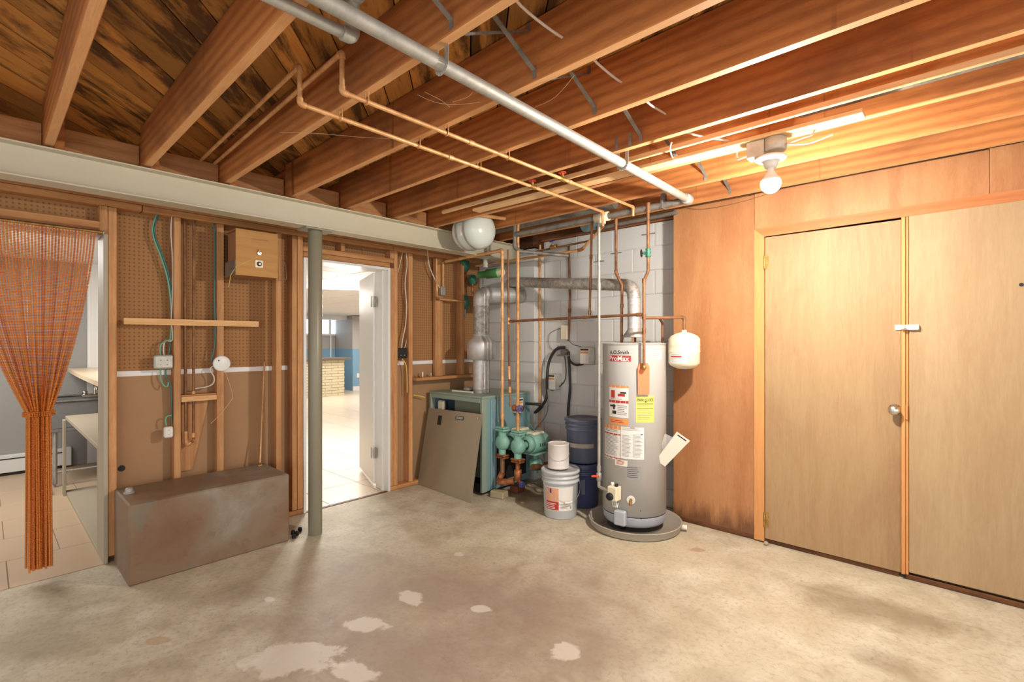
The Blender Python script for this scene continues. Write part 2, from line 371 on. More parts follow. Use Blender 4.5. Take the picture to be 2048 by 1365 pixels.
def concrete():
    m, nt, b = newmat('old_concrete_floor'); v = coord(nt, rnd=False)
    big = noise(nt, v, 1.1, 8, .6, .5); mid = noise(nt, v, 4.5, 8, .65, .3); fine = noise(nt, v, 40, 5, .7)
    c = ramp(nt, mid, [(.32, sr(168, 157, 134)), (.5, sr(196, 187, 164)), (.66, sr(210, 203, 184))])
    c = mix(nt, fac01(nt, big, .45, .7), c, sr(190, 178, 150))
    c = mix(nt, fac01(nt, fine, .5, .75), c, sr(164, 148, 124))
    sp = noise(nt, v, 13, 9, .75, .2); c = mix(nt, fac01(nt, sp, .58, .82), c, sr(152, 134, 114))
    def patch(c, px, py, ex, ey, rot, colr, amt, soft=.35, wob=.5, wsc=3.5):
        p = ZA(px, py, 0)
        mp = N(nt, 'ShaderNodeMapping', vector_type='TEXTURE'); mp.inputs['Location'].default_value = (p.x, p.y, 0); mp.inputs['Rotation'].default_value = (0, 0, math.radians(rot)); mp.inputs['Scale'].default_value = (ex, ey, 1)
        nt.links.new(v, mp.inputs[0]); ln = N(nt, 'ShaderNodeVectorMath', operation='LENGTH'); nt.links.new(mp.outputs[0], ln.inputs[0])
        nz = noise(nt, v, wsc, 7, .65, .4); mm = N(nt, 'ShaderNodeMath', operation='MULTIPLY_ADD'); nt.links.new(nz, mm.inputs[0]); mm.inputs[1].default_value = wob * 4; nt.links.new(ln.outputs['Value'], mm.inputs[2])
        r = N(nt, 'ShaderNodeMapRange'); r.inputs[1].default_value = 1 + wob * 2 + soft; r.inputs[2].default_value = 1 + wob * 2 - soft; r.inputs[3].default_value = 0; r.inputs[4].default_value = amt
        nt.links.new(mm.outputs[0], r.inputs[0]); return mix(nt, r.outputs[0], c, colr)
    purple = sr(138, 118, 104)
    c = patch(c, 900, 1200, .95, .42, 48, purple, .75, .7, .55, 2.2)
    c = patch(c, 760, 1330, .5, .30, 40, purple, .65, .6, .5, 3)
    c = patch(c, 1120, 1290, .35, .45, 20, sr(140, 120, 104), .6, .6, .5, 3)
    c = patch(c, 700, 1130, .45, .3, 60, sr(146, 128, 108), .5, .6, .5, 3)
    c = patch(c, 1760, 1225, .32, .16, 15, sr(136, 120, 92), .7, .4, .55, 4)
    c = patch(c, 1780, 1330, .12, .10, 15, sr(140, 124, 96), .6, .4, .5, 4)
    c = patch(c, 70, 1280, .22, .14, 15, sr(152, 138, 110), .6, .4, .5, 4)
    pale = sr(214, 206, 194)
    for (px, py, ex, ey, ro) in ((735, 1251, .11, .05, 43), (825, 1196, .09, .05, 0), (960, 1219, .05, .028, 40), (590, 1318, .22, .10, 43), (918, 1110, .035, .03, 0), (540, 1200, .03, .02, 0), (1125, 1305, .06, .06, 0), (700, 1345, .1, .06, 20)):
        c = patch(c, px, py, ex, ey, ro, pale, .65, .14, .75, 7)
    c = patch(c, 1395, 1101, .05, .03, 40, sr(160, 118, 92), .6, .15, .3, 9)
    c = patch(c, 316, 1283, .05, .03, 40, sr(178, 146, 106), .6, .15, .3, 9)
    c = patch(c, 1095, 985, .4, .22, 60, sr(128, 100, 68), .7, .4, .4, 5)
    # hairline cracks
    vo = N(nt, 'ShaderNodeTexVoronoi', feature='DISTANCE_TO_EDGE'); inp(vo, Scale=.9)
    wv = N(nt, 'ShaderNodeVectorMath', operation='ADD'); wn = N(nt, 'ShaderNodeTexNoise'); inp(wn, Scale=2.5, Detail=6); nt.links.new(v, wn.inputs['Vector']); nt.links.new(v, wv.inputs[0]); nt.links.new(wn.outputs['Color'], wv.inputs[1]); nt.links.new(wv.outputs[0], vo.inputs['Vector'])
    ck = ramp(nt, vo.outputs['Distance'], [(0, (.22,) * 3), (.005, (0, 0, 0))]); c = mix(nt, ck, c, sr(120, 104, 84))
    nt.links.new(c, b.inputs['Base Color']); inp(b, Roughness=.62); b.inputs['Specular IOR Level'].default_value = .35
    hm = mix(nt, .35, mid, fine); bump(nt, b, hm, .35, .006); return m
M['concrete'] = concrete()

def bead():
    m, nt, b = newmat('amber_bead_plastic'); oi = N(nt, 'ShaderNodeObjectInfo')
    c = ramp(nt, oi.outputs['Random'], [(0, sr(222, 124, 44)), (.5, sr(230, 142, 60)), (1, sr(204, 98, 34))]); nt.links.new(c, b.inputs['Base Color']); inp(b, Roughness=.25)
    b.inputs['Transmission Weight'].default_value = .25; b.inputs['IOR'].default_value = 1.4; return m
M['bead'] = bead()

# =================================================================== STRUCTURE
# ---- basement slab
m = MB(); m.box((-3.925, -2.4, -.12), (2.4, 3.95, 0), 0); tag(m.build('floor', M['concrete']), kind='structure')
# ---- tiled floor of the rooms beyond the stud wall
fl2 = tag(empty('floor', (-3.93, 0, 0)), kind='structure')
bx('grout_bed', (-14.0, -1.6, -.12), (-3.935, 9.0, -.004), M['grout'], fl2, 0)
me_tile = {}
def tile(x0, y0, x1, y1, mat):
    key = (round(x1 - x0, 3), round(y1 - y0, 3), mat.name)
    if key not in me_tile:
        mm = MB(); mm.box((0, 0, -.01), (x1 - x0, y1 - y0, 0), .0012); o = mm.build('tile', mat); me_tile[key] = o.data
    else: o = bpy.data.objects.new('tile', me_tile[key]); COL.objects.link(o)
    o.parent = fl2; o.location = (x0 + 3.93, y0, 0)
g = .005; TS = .5
for i in range(7):
    x1 = -3.937 - i * TS; x0 = x1 - TS + g
    for j in range(4):
        y0 = -.9 + j * TS - (i % 2) * .25
        tile(x0, y0, x1, y0 + TS - g, M['tile'])
for i in range(20):
    x1 = -3.937 - i * TS; x0 = x1 - TS + g
    yc = 2.1 + (-(x1) - 3.9) * .47
    for j in range(-4, 7):
        y0 = round((yc) / TS) * TS + j * TS * 1.0 - (i % 2) * 0
        if y0 < 1.24: continue
        tile(x0, y0, x1, y0 + TS - g, M['tile_bright'])

# ---- ceiling: joists, diagonal subfloor planks, blocking
cl = tag(empty('ceiling', (-1, 1.5, 2.36)), kind='structure')
JB, JT, JW = 2.36, 2.595, .040
JY = [.225 + .405 * k for k in range(-5, 9)]
for k, y in enumerate(JY):
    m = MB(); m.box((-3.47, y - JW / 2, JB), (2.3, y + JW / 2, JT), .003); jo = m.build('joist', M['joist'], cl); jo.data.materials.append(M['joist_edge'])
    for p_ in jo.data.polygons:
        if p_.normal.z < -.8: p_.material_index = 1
for k, y in enumerate(JY):   # lapped joists of the next span and blocking over the beam
    bx('lapped_joist', (-4.6, y + JW / 2 + .001, JB), (-3.42, y + JW / 2 + .041, JT - .005), M['joist'], cl)
    if k < len(JY) - 1:
        bx('blocking_board', (-3.53, y + JW / 2 + .043, JB), (-3.49, JY[k + 1] - JW / 2 - .001, JB + .135), M['wood_y'], cl)
ang = math.radians(138.0); dx, dy = math.cos(ang), math.sin(ang)
nx, ny = -dy, dx   # across the boards
PW = .138
def clip_poly(P, a, b, c):   # keep a*x+b*y<=c
    out = []
    for i in range(len(P)):
        p, q = P[i], P[(i + 1) % len(P)]; dp = a * p[0] + b * p[1] - c; dq = a * q[0] + b * q[1] - c
        if dp <= 0: out.append(p)
        if dp * dq < 0: t = dp / (dp - dq); out.append((p[0] + (q[0] - p[0]) * t, p[1] + (q[1] - p[1]) * t))
    return out
for i in range(-40, 30):
    s0 = i * PW; gap = .006
    P = [(dx * a + nx * b, dy * a + ny * b) for a, b in ((-12, s0), (12, s0), (12, s0 + PW - gap), (-12, s0 + PW - gap))]
    for a, b, c in ((1, 0, 2.3), (-1, 0, 4.6), (0, 1, 3.9), (0, -1, 2.3)):
        P = clip_poly(P, a, b, c)
        if len(P) < 3: break
    if len(P) < 3: continue
    # turn to local frame so the grain (object X) runs along the board
    o = empty('tmp') if False else None
    zt = 2.597 + random.uniform(0, .003)
    mm = MB(); R = Matrix.Rotation(ang, 3, 'Z'); Ri = R.inverted()
    cx = sum(p[0] for p in P) / len(P); cy = sum(p[1] for p in P) / len(P)
    loc = [Ri @ Vector((p[0] - cx, p[1] - cy, 0)) for p in P]
    area2 = sum(loc[k].x * loc[(k + 1) % len(loc)].y - loc[(k + 1) % len(loc)].x * loc[k].y for k in range(len(loc)))
    if area2 < 0: loc.reverse()
    mm.poly(loc, (0, 0, 1), .019)
    ob = mm.build('plank', M['plank']); ob.parent = cl
    ob.location = Vector((cx, cy, zt)) - cl.location; ob.rotation_euler = (0, 0, ang)
bx('subfloor_sheet', (-4.6, -2.3, 2.625), (2.3, 3.95, 2.64), M['dark_matte'], cl, 0)
bx('rim_board', (-3.9, 3.80, 2.39), (2.3, 3.84, 2.59), M['dark_wood'], cl)
bx('rim_board', (-3.3, 3.845, 2.385), (-1.72, 3.95, 2.45), M['wood_x'], cl)
bx('rim_board', (-3.93, 3.72, 2.315), (-3.2, 3.799, 2.59), M['dark_wood'], cl)
bx('rim_board', (-4.1, 3.96, 2.385), (2.3, 4.0, 2.62), M['dark_wood'], cl)
bx('sill_filler', (-3.93, 3.80, 2.315), (-3.2, 3.95, 2.385), M['dark_wood'], cl)
# ceiling of the finished room
cl2 = tag(empty('ceiling', (-8, 4, 2.08)), kind='structure')
bx('ceiling_grid', (-14.0, 1.3, 2.095), (-4.03, 9.0, 2.11), M['ceil_tile'], cl2, 0)
for i in range(16):
    for j in range(9):
        x0 = -4.1 - (i + 1) * .61; y0 = 1.4 + j * .61
        if abs((y0 + .3) - (2.2 + (-x0 - 3.9) * .45)) > 1.7: continue
        bx('ceiling_tile', (x0 + .006, y0 + .006, 2.078), (x0 + .604, y0 + .604, 2.094), M['ceil_tile'], cl2, .003)
bx('ceiling_board', (-8.2, -1.6, 2.25), (-4.03, 1.25, 2.27), M['ceil_tile'], tag(empty('ceiling', (-6, 0, 2.25)), kind='structure'), 0)

# ---- left stud wall
wl = tag(empty('wall_left', (-3.93, 1.5, 0)), kind='structure')
XF, XB = -3.93, -4.018
def stud(y0, y1, z0=.04, z1=2.215, mat=None): return bx('stud', (XB, y0, z0), (XF, y1, z1), mat or M['stud'], wl, .003)
for y0, y1 in ((.53, .572), (.875, .915), (1.133, 1.178), (1.54, 1.582), (1.662, 1.702), (1.706, 1.748), (2.60, 2.638), (2.762, 2.806)): stud(y0, y1)
stud(2.558, 2.598, .04, 2.052)
stud(2.558, 2.598, 2.142, 2.215)
bx('stud', (-4.0, 3.10, 1.02), (-3.955, 3.19, 2.215), M['stud'], wl, .003)
stud(3.42, 3.46, 1.02)
stud(-1.2, -1.16)
for y0, y1 in ((-1.6, .70), (.705, 2.59), (2.595, 3.72)):
    bx('top_plate', (XB, y0, 2.217), (XF, y1, 2.258), M['wood_y'], wl, .003)
bx('top_plate', (XB, -1.6, 2.26), (XF, 3.72, 2.30), M['wood_y'], wl, .003)
for y0, y1 in ((.575, 1.752), (2.56, 2.98)): bx('bottom_plate', (XB, y0, 0), (XF + .004, y1, .038), M['wood_y'], wl, .003)
for z0 in (2.055, 2.099): bx('header_board', (XB, 1.75, z0), (XF, 2.598 if z0 > 2.08 else 2.556, z0 + .042), M['wood_y'], wl, .003)
bx('cripple_stud', (XB, 2.075, 2.143), (XF, 2.112, 2.215), M['stud'], wl, .003)
bx('header_board', (XB, -1.55, 2.075), (XF, .497, 2.116), M['wood_y'], wl, .003)
bx('cripple_stud', (XB, .488, 2.045), (XF + .003, .528, 2.215), M['stud'], wl, .003)
bx('ledger_board', (-4.0, 2.81, 1.0), (-3.87, 3.70, 1.028), M['wood_y'], wl, .003)
# boards behind the studs
def peg(y0, y1, z0, z1): bx('pegboard', (-4.024, y0, z0), (-4.0185, y1, z1), M['peg'], wl, 0)
peg(-1.6, .528, 2.1, 2.6); peg(.531, 1.72, 1.175, 2.6); peg(1.723, 2.32, 2.1, 2.6); peg(2.323, 2.60, 2.1, 2.6); peg(2.603, 3.88, 1.175, 2.6)
bx('hardboard', (-4.0245, .531, .0), (-4.0185, 1.72, 1.17), M['hard'], wl, 0)
bx('hardboard', (-4.0245, 2.603, .0), (-4.0185, 3.88, 1.17), M['hard'], wl, 0)
bx('batten', (-4.0180, .573, 1.15), (-4.012, 1.66, 1.185), M['white'], wl, .001)
bx('batten', (-4.0180, 2.64, 1.15), (-4.012, 3.70, 1.185), M['white'], wl, .001)
cylo('cut_out_hole', XA(243, 938, -4.0184), .02, .0012, M['black'], wl, (1, 0, 0), 20)
bx('door_side_board', (-4.14, .506, 0), (-3.925, .528, 2.045), M['cubby'], wl, .002)
bx('header_finish', (-4.14, -1.5, 2.03), (-4.026, .505, 2.075), M['white'], wl, .002)
bx('wall_backing', (-4.10, .531, 0), (-4.03, 1.72, 2.6), M['warm_grey'], wl, 0)
bx('wall_backing', (-4.10, -1.6, 2.08), (-4.03, .53, 2.6), M['warm_grey'], wl, 0)
bx('wall_backing', (-4.10, 1.72, 2.10), (-4.03, 2.6, 2.6), M['warm_grey'], wl, 0)
bx('wall_backing', (-4.10, 2.6, 0), (-4.03, 4.0, 2.6), M['warm_grey'], wl, 0)
# door jamb of the doorway
tj = tag(empty('trim_1', (-4.0, 2.1, 0)), kind='structure')
bx('side_jamb', (-4.14, 2.533, .0), (-3.925, 2.556, 2.052), M['white'], tj)
bx('side_jamb', (-4.14, 1.752, .0), (-3.925, 1.775, 2.052), M['white'], tj)
bx('head_jamb', (-4.14, 1.776, 2.03), (-3.925, 2.532, 2.052), M['white'], tj)
bx('door_stop', (-4.04, 2.52, .0), (-4.0, 2.532, 2.03), M['white'], tj)
bx('threshold', (-3.96, 1.776, -.003), (-3.925, 2.53, .004), M['dark_wood'], tj, .001)
# white door, open into the finished room
a = Vector((-4.125, 2.523, 0)); e = Vector((-4.80, 2.76, 0)); u = (e - a).normalized()
d1 = tag(empty('door_1', a), kind='structure')
m = MB(); m.bar(a + Vector((0, 0, 1.03)) + u * .01, a + u * .715 + Vector((0, 0, 1.03)), .035, 1.99, bev=.002); m.build('door_leaf', M['white'], d1)
for hz in (1.75, .33):
    m = MB(); m.obox(a + Vector((.012, -.004, hz)), (.03, .004, .1), Matrix.Rotation(-.2, 3, 'Z'), .001); m.cyl(a + Vector((.012, -.014, hz - .05)), .007, .1, seg=10)
    m.obox(a + Vector((-.02, -.03, hz)), (.05, .004, .1), Matrix.Rotation(math.atan2(u.y, u.x), 3, 'Z'), .001)
    m.build('hinge', M['galv'], d1)

# ---- finished room beyond the doorway
wf = tag(empty('wall_far', (-13.6, 5, 0)), kind='structure')
bx('upper_wall', (-13.7, 1.3, 1.16), (-13.6, 9.0, 2.1), M['warm_grey'], wf, 0)
bx('wainscot', (-13.7, 1.3, 0), (-13.59, 9.0, 1.16), M['blue_wall'], wf, 0)
pj = ZA(705, 777, 0)
w2 = tag(empty('wall_projecting', (-11, 7, 0)), kind='structure')
pc = XA(705, 690, -12.6)
bx('upper_wall', (-13.58, pc.y, 1.16), (-12.6, 9.0, 2.08), M['warm_grey'], w2, 0)
bx('wainscot', (-13.58, pc.y, 0), (-12.59, 9.0, 1.16), M['blue_wall'], w2, 0)
bx('baseboard', (-12.59, pc.y, 0), (-12.575, 9.0, .12), M['white'], w2)
bx('baseboard', (-13.59, 1.4, 0), (-13.575, pc.y, .12), M['white'], wf)
bx('corner_trim', (-13.588, pc.y - .16, .12), (-13.575, pc.y - .12, 2.07), M['white'], wf)
o = XA(716, 752, -12.585); bx('outlet_plate', (o.x - .002, o.y - .04, o.z - .06), (o.x + .008, o.y + .04, o.z + .06), M['white'], w2)
for (na, lo, hi) in (('wall_finished_left', (-13.6, 1.22, 0), (-4.11, 1.28, 2.1)), ('wall_finished_right', (-13.6, 9.0, 0), (-4.1, 9.1, 2.1)),):
    w3 = tag(bx(na, lo, hi, M['warm_grey'], None, 0), kind='structure')
# window high in the far wall
wn = tag(empty('window_1', (-13.55, 6, 1.6)), kind='structure')
wa = XA(612, 668, -13.58); wb = XA(680, 641, -13.58)
M['sky_glass'] = emis('daylit_pane', (.72, .86, 1.0), 2.4)
y0, y1, z0, z1 = wa.y, wb.y, wa.z, wb.z
bx('pane', (-13.596, y0, z0), (-13.588, y1 - .35, z1), M['sky_glass'], wn, 0)
bx('pane', (-13.596, y1 - .30, z0), (-13.588, y1, z1), M['sky_glass'], wn, 0)
bx('mullion', (-13.60, y1 - .35, z0), (-13.56, y1 - .30, z1), M['white'], wn)
bx('window_frame', (-13.60, y0 - .05, z0 - .05), (-13.55, y1 + .05, z0), M['white'], wn)
bx('window_frame', (-13.60, y0 - .05, z1), (-13.55, y1 + .05, z1 + .05), M['white'], wn)
bx('window_frame', (-13.60, y1, z0), (-13.55, y1 + .05, z1), M['white'], wn)
# soffit in the finished room
bx('ceiling_soffit', (-13.58, 1.3, 1.98), (-12.9, 9.0, 2.08), M['ceil_tile'], cl2, 0)
# recessed lamp
rl = ZA(673, 527, 2.075); r = thing('recessed_lamp', rl, 'round recessed ceiling lamp glowing just beyond the doorway', 'lamp')
m = MB(); m.lathe([(.075, 0), (.105, -.004), (.11, 0), (.105, .003)], rl, seg=28); m.build('trim_ring', M['white'], r)
cylo('lens', rl + Vector((0, 0, -.002)), .074, .004, M['lens'], r, seg=28)
# brick bar counter
b0 = ZA(689, 791, 0); bar = thing('bar_counter', (b0.x, b0.y - 1, 0), 'low pale brick bar counter with dark top in the finished room', 'bar')
for k in range(13):
    z = .07 * k
    for q in range(5):
        o = 0 if k % 2 else .17
        ya = b0.y - 1.7 + q * .34 + o; yb = min(ya + .332, b0.y)
        if ya < b0.y - .02: bx('brick', (b0.x - .5, ya, z), (b0.x, yb, z + .062), M['brick_pale'], bar, .004)
bx('mortar_core', (b0.x - .495, b0.y - 1.7, 0), (b0.x - .008, b0.y - .008, .91), M['grout'], bar, 0)
bx('bar_top', (b0.x - .6, b0.y - 1.75, .912), (b0.x + .1, b0.y + .12, .955), M['bartop'], bar)

# ---- room behind the bead curtain
wg = tag(empty('wall_laundry', (-7.3, 0, 0)), kind='structure')
for k in range(5):
    y0 = -1.6 + k * .48; bx('wall_panel', (-7.34, y0, 0), (-7.3, y0 + .476, 2.25), M['grey_wall'], wg, .004)
pv = XA(186, 600, -7.28)
bx('corner_trim', (-7.3, pv.y - .02, 1.0), (-7.27, pv.y + .05, 2.25), M['white'], wg)
bx('wall_panel', (-7.34, .80, 0), (-7.3, 1.25, 2.25), M['white'], wg, .002)
tag(bx('wall_laundry_right', (-7.3, 1.15, 0), (-4.11, 1.2, 2.25), M['warm_grey'], None, 0), kind='structure')
tag(bx('wall_laundry_left', (-7.3, -1.66, 0), (-4.11, -1.6, 2.25), M['grey_wall'], None, 0), kind='structure')
pw = XA(206, 640, -7.1); wn2 = tag(empty('window_2', (-7.2, pw.y, 1.6)), kind='structure')
bx('pane', (-7.296, pv.y + .07, 1.25), (-7.29, 1.12, 1.95), M['sky_glass'], wn2, 0)
bx('window_frame', (-7.299, pv.y + .05, 1.18), (-7.26, 1.14, 1.25), M['white'], wn2)
# baseboard radiator
q0 = XA(0, 945, -7.3)
rad = thing('baseboard_radiator', (-7.25, .0, 0), 'white baseboard radiator along the grey wall behind the curtain', 'radiator')
bx('cover', (-7.295, -1.2, .03), (-7.235, .62, .21), M['heater_white'], rad, .004)
bx('top_slot', (-7.234, -1.2, .165), (-7.231, .62, .175), M['black'], rad, 0)
bx('end_cap', (-7.298, .60, .02), (-7.228, .66, .22), M['heater_white'], rad, .004)
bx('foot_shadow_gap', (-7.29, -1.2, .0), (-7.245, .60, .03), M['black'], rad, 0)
# curved counter
pts = [(213, 779), (196, 774), (175, 765), (152, 754), (135, 744), (124, 738)]
cp = [ZA(x, y, 1.045) for x, y in pts]; cp = [Vector((max(p.x, -7.28), p.y, 1.045)) for p in cp]
poly = curve(cp, 4); 
for p in poly: p.x = max(min(p.x, -4.145), -7.28)
full = poly + [Vector((-7.28, 1.14, 1.045)), Vector((-4.145, 1.14, 1.045))]
ar = sum(full[k].x * full[(k + 1) % len(full)].y - full[(k + 1) % len(full)].x * full[k].y for k in range(len(full)))
if ar < 0: full.reverse()
m = MB(); m.poly(full, (0, 0, 1), .035)
tag(m.build('curved_counter', M['counter']), 'pale wood laminate counter with curved edge above the utility sink', 'counter')
# utility sink
lg = ZA(110, 976, 0)
sk = thing('utility_sink', lg, 'grey stone utility sink on steel legs under the curved counter', 'sink')
sx, sy = lg.x, lg.y
m = MB(); t = .025
m.box((sx - .62, sy - .05, .52), (sx + .03, sy + .62, .55), .004)
m.box((sx, sy - .05, .55), (sx + .03, sy + .62, .80), .006); m.box((sx - .62, sy - .05, .55), (sx - .59, sy + .62, .80), .006)
m.box((sx - .59, sy - .05, .55), (sx, sy - .02, .80), .006); m.box((sx - .59, sy + .59, .55), (sx, sy + .62, .80), .006)
m.build('basin', M['sink'], sk)
m = MB(); m.box((sx - .63, sy - .06, .80), (sx + .04, sy - .01, .815), .004); m.box((sx - .01, sy - .0095, .80), (sx + .04, sy + .63, .815), .004); m.box((sx - .63, sy - .0095, .80), (sx - .58, sy + .63, .815), .004); m.build('rim', M['galv_dark'], sk)
for ax_, ay_ in ((0, 0), (-.55, 0), (0, .55), (-.55, .55)):
    m = MB(); m.tube([(sx + ax_, sy + ay_, .52), (sx + ax_, sy + ay_, .03)], .017, 12); m.tube([(sx + ax_, sy + ay_, .03), (sx + ax_, sy + ay_, .0)], .011, 10); m.build('leg', M['galv'], sk)
tubeo('stretcher', [(sx, sy, .14), (sx, sy + .55, .14)], .01, M['galv'], sk); tubeo('stretcher', [(sx, sy, .14), (sx - .55, sy, .14)], .01, M['galv'], sk)
fa = ZA(185, 792, .86); fa = Vector((sx - .1, sy + .30, .82))
fc = thing('faucet', fa, 'small chrome faucet with two handles above the utility sink', 'faucet')
m = MB(); m.box(fa + Vector((-.03, -.1, 0)), fa + Vector((.03, .1, .03)), .006); m.tube(curve([fa + Vector((0, 0, .03)), fa + Vector((0, 0, .12)), fa + Vector((.1, 0, .13)), fa + Vector((.14, 0, .08))]), .011, 10); m.build('spout', M['chrome'], fc)
for s_ in (-1, 1): cylo('handle', fa + Vector((0, .075 * s_, .03)), .022, .035, M['chrome'], fc, seg=12)
# open cubby
cb = thing('open_cubby', (-5, .55, 0), 'open grey-beige cubby shelf standing beside the stud wall opening', 'shelf')
cx0, cx1, cy0, cy1 = -6.0, -4.145, .505, 1.0
bx('top', (cx0, cy0, .675), (cx1, cy1, .705), M['cubby'], cb)
bx('bottom_shelf', (cx0, cy0, .0), (cx1, cy1, .03), M['cubby'], cb)
bx('side', (cx1 - .03, cy0, .03), (cx1, cy1, .675), M['cubby'], cb)
bx('front_post', (cx0, cy0 - .02, .0), (cx0 + .09, cy0 - .001, .675), M['cubby'], cb)
bx('floor_trim', (-6.8, .38, 0), (-6.01, .41, .06), M['dark_wood'], cb)

# ---- back block wall and chimney breast
wb_ = tag(empty('wall_back', (-3, 3.9, 0)), kind='structure')
bx('mortar_bed', (-3.93, 3.888, 0), (-1.3, 4.05, 2.38), M['mortar'], wb_, 0)
bx('mortar_bed', (-4.0, 3.742, 0), (-3.20, 3.892, 2.30), M['mortar'], wb_, 0)
RH = .2032
z_top = 2.38
for r_ in range(12):
    z1 = 2.178 + RH - r_ * RH; z0 = z1 - RH + .009; z0 = max(z0, 0)
    if z1 < .03: continue
    off = .2 if r_ % 2 else 0
    xx = -3.185
    first = True
    while xx < -1.3:
        xe = xx + (.4 - off if first else .4) ; first = False
        bx('block', (xx + .002, 3.88, z0), (min(xe - .007, -1.3), 3.96, min(z1, z_top)), M['block'], wb_, .004); xx = xe
    # chimney breast face
    xs = [-3.93, -3.66, -3.193] if r_ % 2 else [-3.93, -3.45, -3.193]
    for a_, b_ in zip(xs[:-1], xs[1:]):
        if z1 <= 2.31: bx('block', (a_ + .003, 3.73, z0), (b_ - .004 if b_ < -3.2 else b_, 3.80, z1), M['block'], wb_, .004)
    if z1 <= 2.31: bx('block', (-3.25, 3.8005, z0), (-3.193, 3.879, z1), M['block'], wb_, .004)

# ---- right plywood wall with the slab doors
YP = 3.66
wr = tag(empty('wall_right', (-.5, YP, 0)), kind='structure')
bx('plywood_panel', (-1.714, YP, .03), (-1.125, YP + .012, 2.395), M['plywood'], wr, .001)
bx('plywood_panel', (-1.1235, YP, 2.156), (.05, YP + .012, 2.40), M['plywood'], wr, .001)
bx('plywood_panel', (.0515, YP, 2.156), (1.3, YP + .012, 2.405), M['plywood'], wr, .001)
bx('edge_stud', (-1.714, YP + .0125, .04), (-1.676, YP + .10, 2.40), M['stud'], wr)
bx('sill_plate', (-1.70, YP + .013, 0), (-1.125, YP + .1, .039), M['dark_wood'], wr)
bx('base_filler', (-1.712, YP - .002, 0), (-1.12, YP + .012, .029), M['dark_wood'], wr)
bx('base_filler', (-1.12, YP + .002, 0), (-.33, YP + .03, .026), M['dark_wood'], wr)
bx('base_filler', (-.30, YP - .004, 0), (1.3, YP + .02, .03), M['dark_wood'], wr)
bx('top_plate', (-1.7, YP + .02, 2.44), (1.3, YP + .1, 2.50), M['wood_x'], wr)
bx('closet_backing', (-1.7, YP + .3, 0), (1.3, YP + .31, 2.5), M['dark_matte'], wr, 0)
tc_ = tag(empty('trim_2', (-1, YP, 0)), kind='structure')
for pts_, nm, mt in ((((-1.122, .01), (-1.058, .01), (-1.058, 2.092), (-1.122, 2.154)), 'side_casing', 'casing'), (((-1.122, 2.155), (-1.058, 2.093), (1.3, 2.112), (1.3, 2.168)), 'head_casing', 'casing_x')):
    m = MB(); m.poly([(x, YP + .004, z) for x, z in pts_], (0, -1, 0), .018); m.build(nm, M[mt], tc_)
bx('meeting_stop', (-.318, YP - .022, .03), (-.300, YP + .004, 2.098), M['casing'], tc_)
bx('meeting_stop', (-.2995, YP - .012, .03), (-.286, YP + .004, 2.098), M['casing'], tc_)
bx('strike_plate', (-.2985, YP - .026, .925), (-.287, YP - .0125, 1.01), M['casing'], tc_, .003)
d2 = tag(empty('door_2', (-1.05, YP, 0)), kind='structure')
bx('door_leaf', (-1.055, YP - .006, .03), (-.320, YP + .03, 2.088), M['door_ply'], d2, .002)
for hz in (1.92, .16):
    p = XA(1529, 700, -1.06); m = MB(); m.cyl((-1.057, YP - .014, hz - .05), .0065, .1, seg=10); m.box((-1.058, YP - .0085, hz - .05), (-1.03, YP - .0055, hz + .05)); m.build('hinge', M['brass'], d2)
k = YA(1789, 821, YP - .03); 
m = MB(); m.lathe([(0, -.07), (.018, -.07), (.026, -.062), (.028, -.05), (.022, -.034), (.011, -.026), (.011, -.006), (.032, -.004), (.033, .002), (0, .002)], (k.x, YP - .008, k.z), (0, 1, 0), 28); kn = m.build('door_knob', M['chrome'], d2)
d3 = tag(empty('door_3', (.5, YP, 0)), kind='structure')
bx('door_leaf', (-.284, YP - .010, .045), (1.2, YP + .02, 2.106), M['panel_ply'], d3, .002)
k2 = YA(2043, 570, YP - .02); cylo('cover_plug', (k2.x, YP - .011, k2.z), .009, .004, M['black'], d3, (0, -1, 0), 14)
h0 = YA(1789, 656, YP - .03); h1 = YA(1838, 656, YP - .03)
hp = thing('hasp_lock', (h0.x, YP - .012, h0.z), 'white hasp lock bridging the two plywood doors', 'lock')
bx('hasp_plate', (h0.x, YP - .0145, h0.z - .016), (h0.x + .075, YP - .0065, h0.z + .016), M['white_plastic'], hp, .003)
bx('hasp_arm', (h0.x + .02, YP - .032, h0.z - .014), (h1.x - .02, YP - .026, h0.z + .014), M['white_plastic'], hp, .003)
bx('hasp_end', (h1.x - .045, YP - .034, h0.z - .016), (h1.x, YP - .0105, h0.z + .016), M['white_plastic'], hp, .004)
cylo('lock_cylinder', (h0.x + .038, YP - .032, h0.z), .012, .022, M['chrome'], hp, (0, -1, 0), 18)
m = MB(); m.box((h0.x + .034, YP - .020, h0.z - .055), (h0.x + .039, YP - .016, h0.z - .017)); m.build('key', M['brass'], hp)
# basement floor step at the plywood: small debris line
exec_later = []
V = Vector
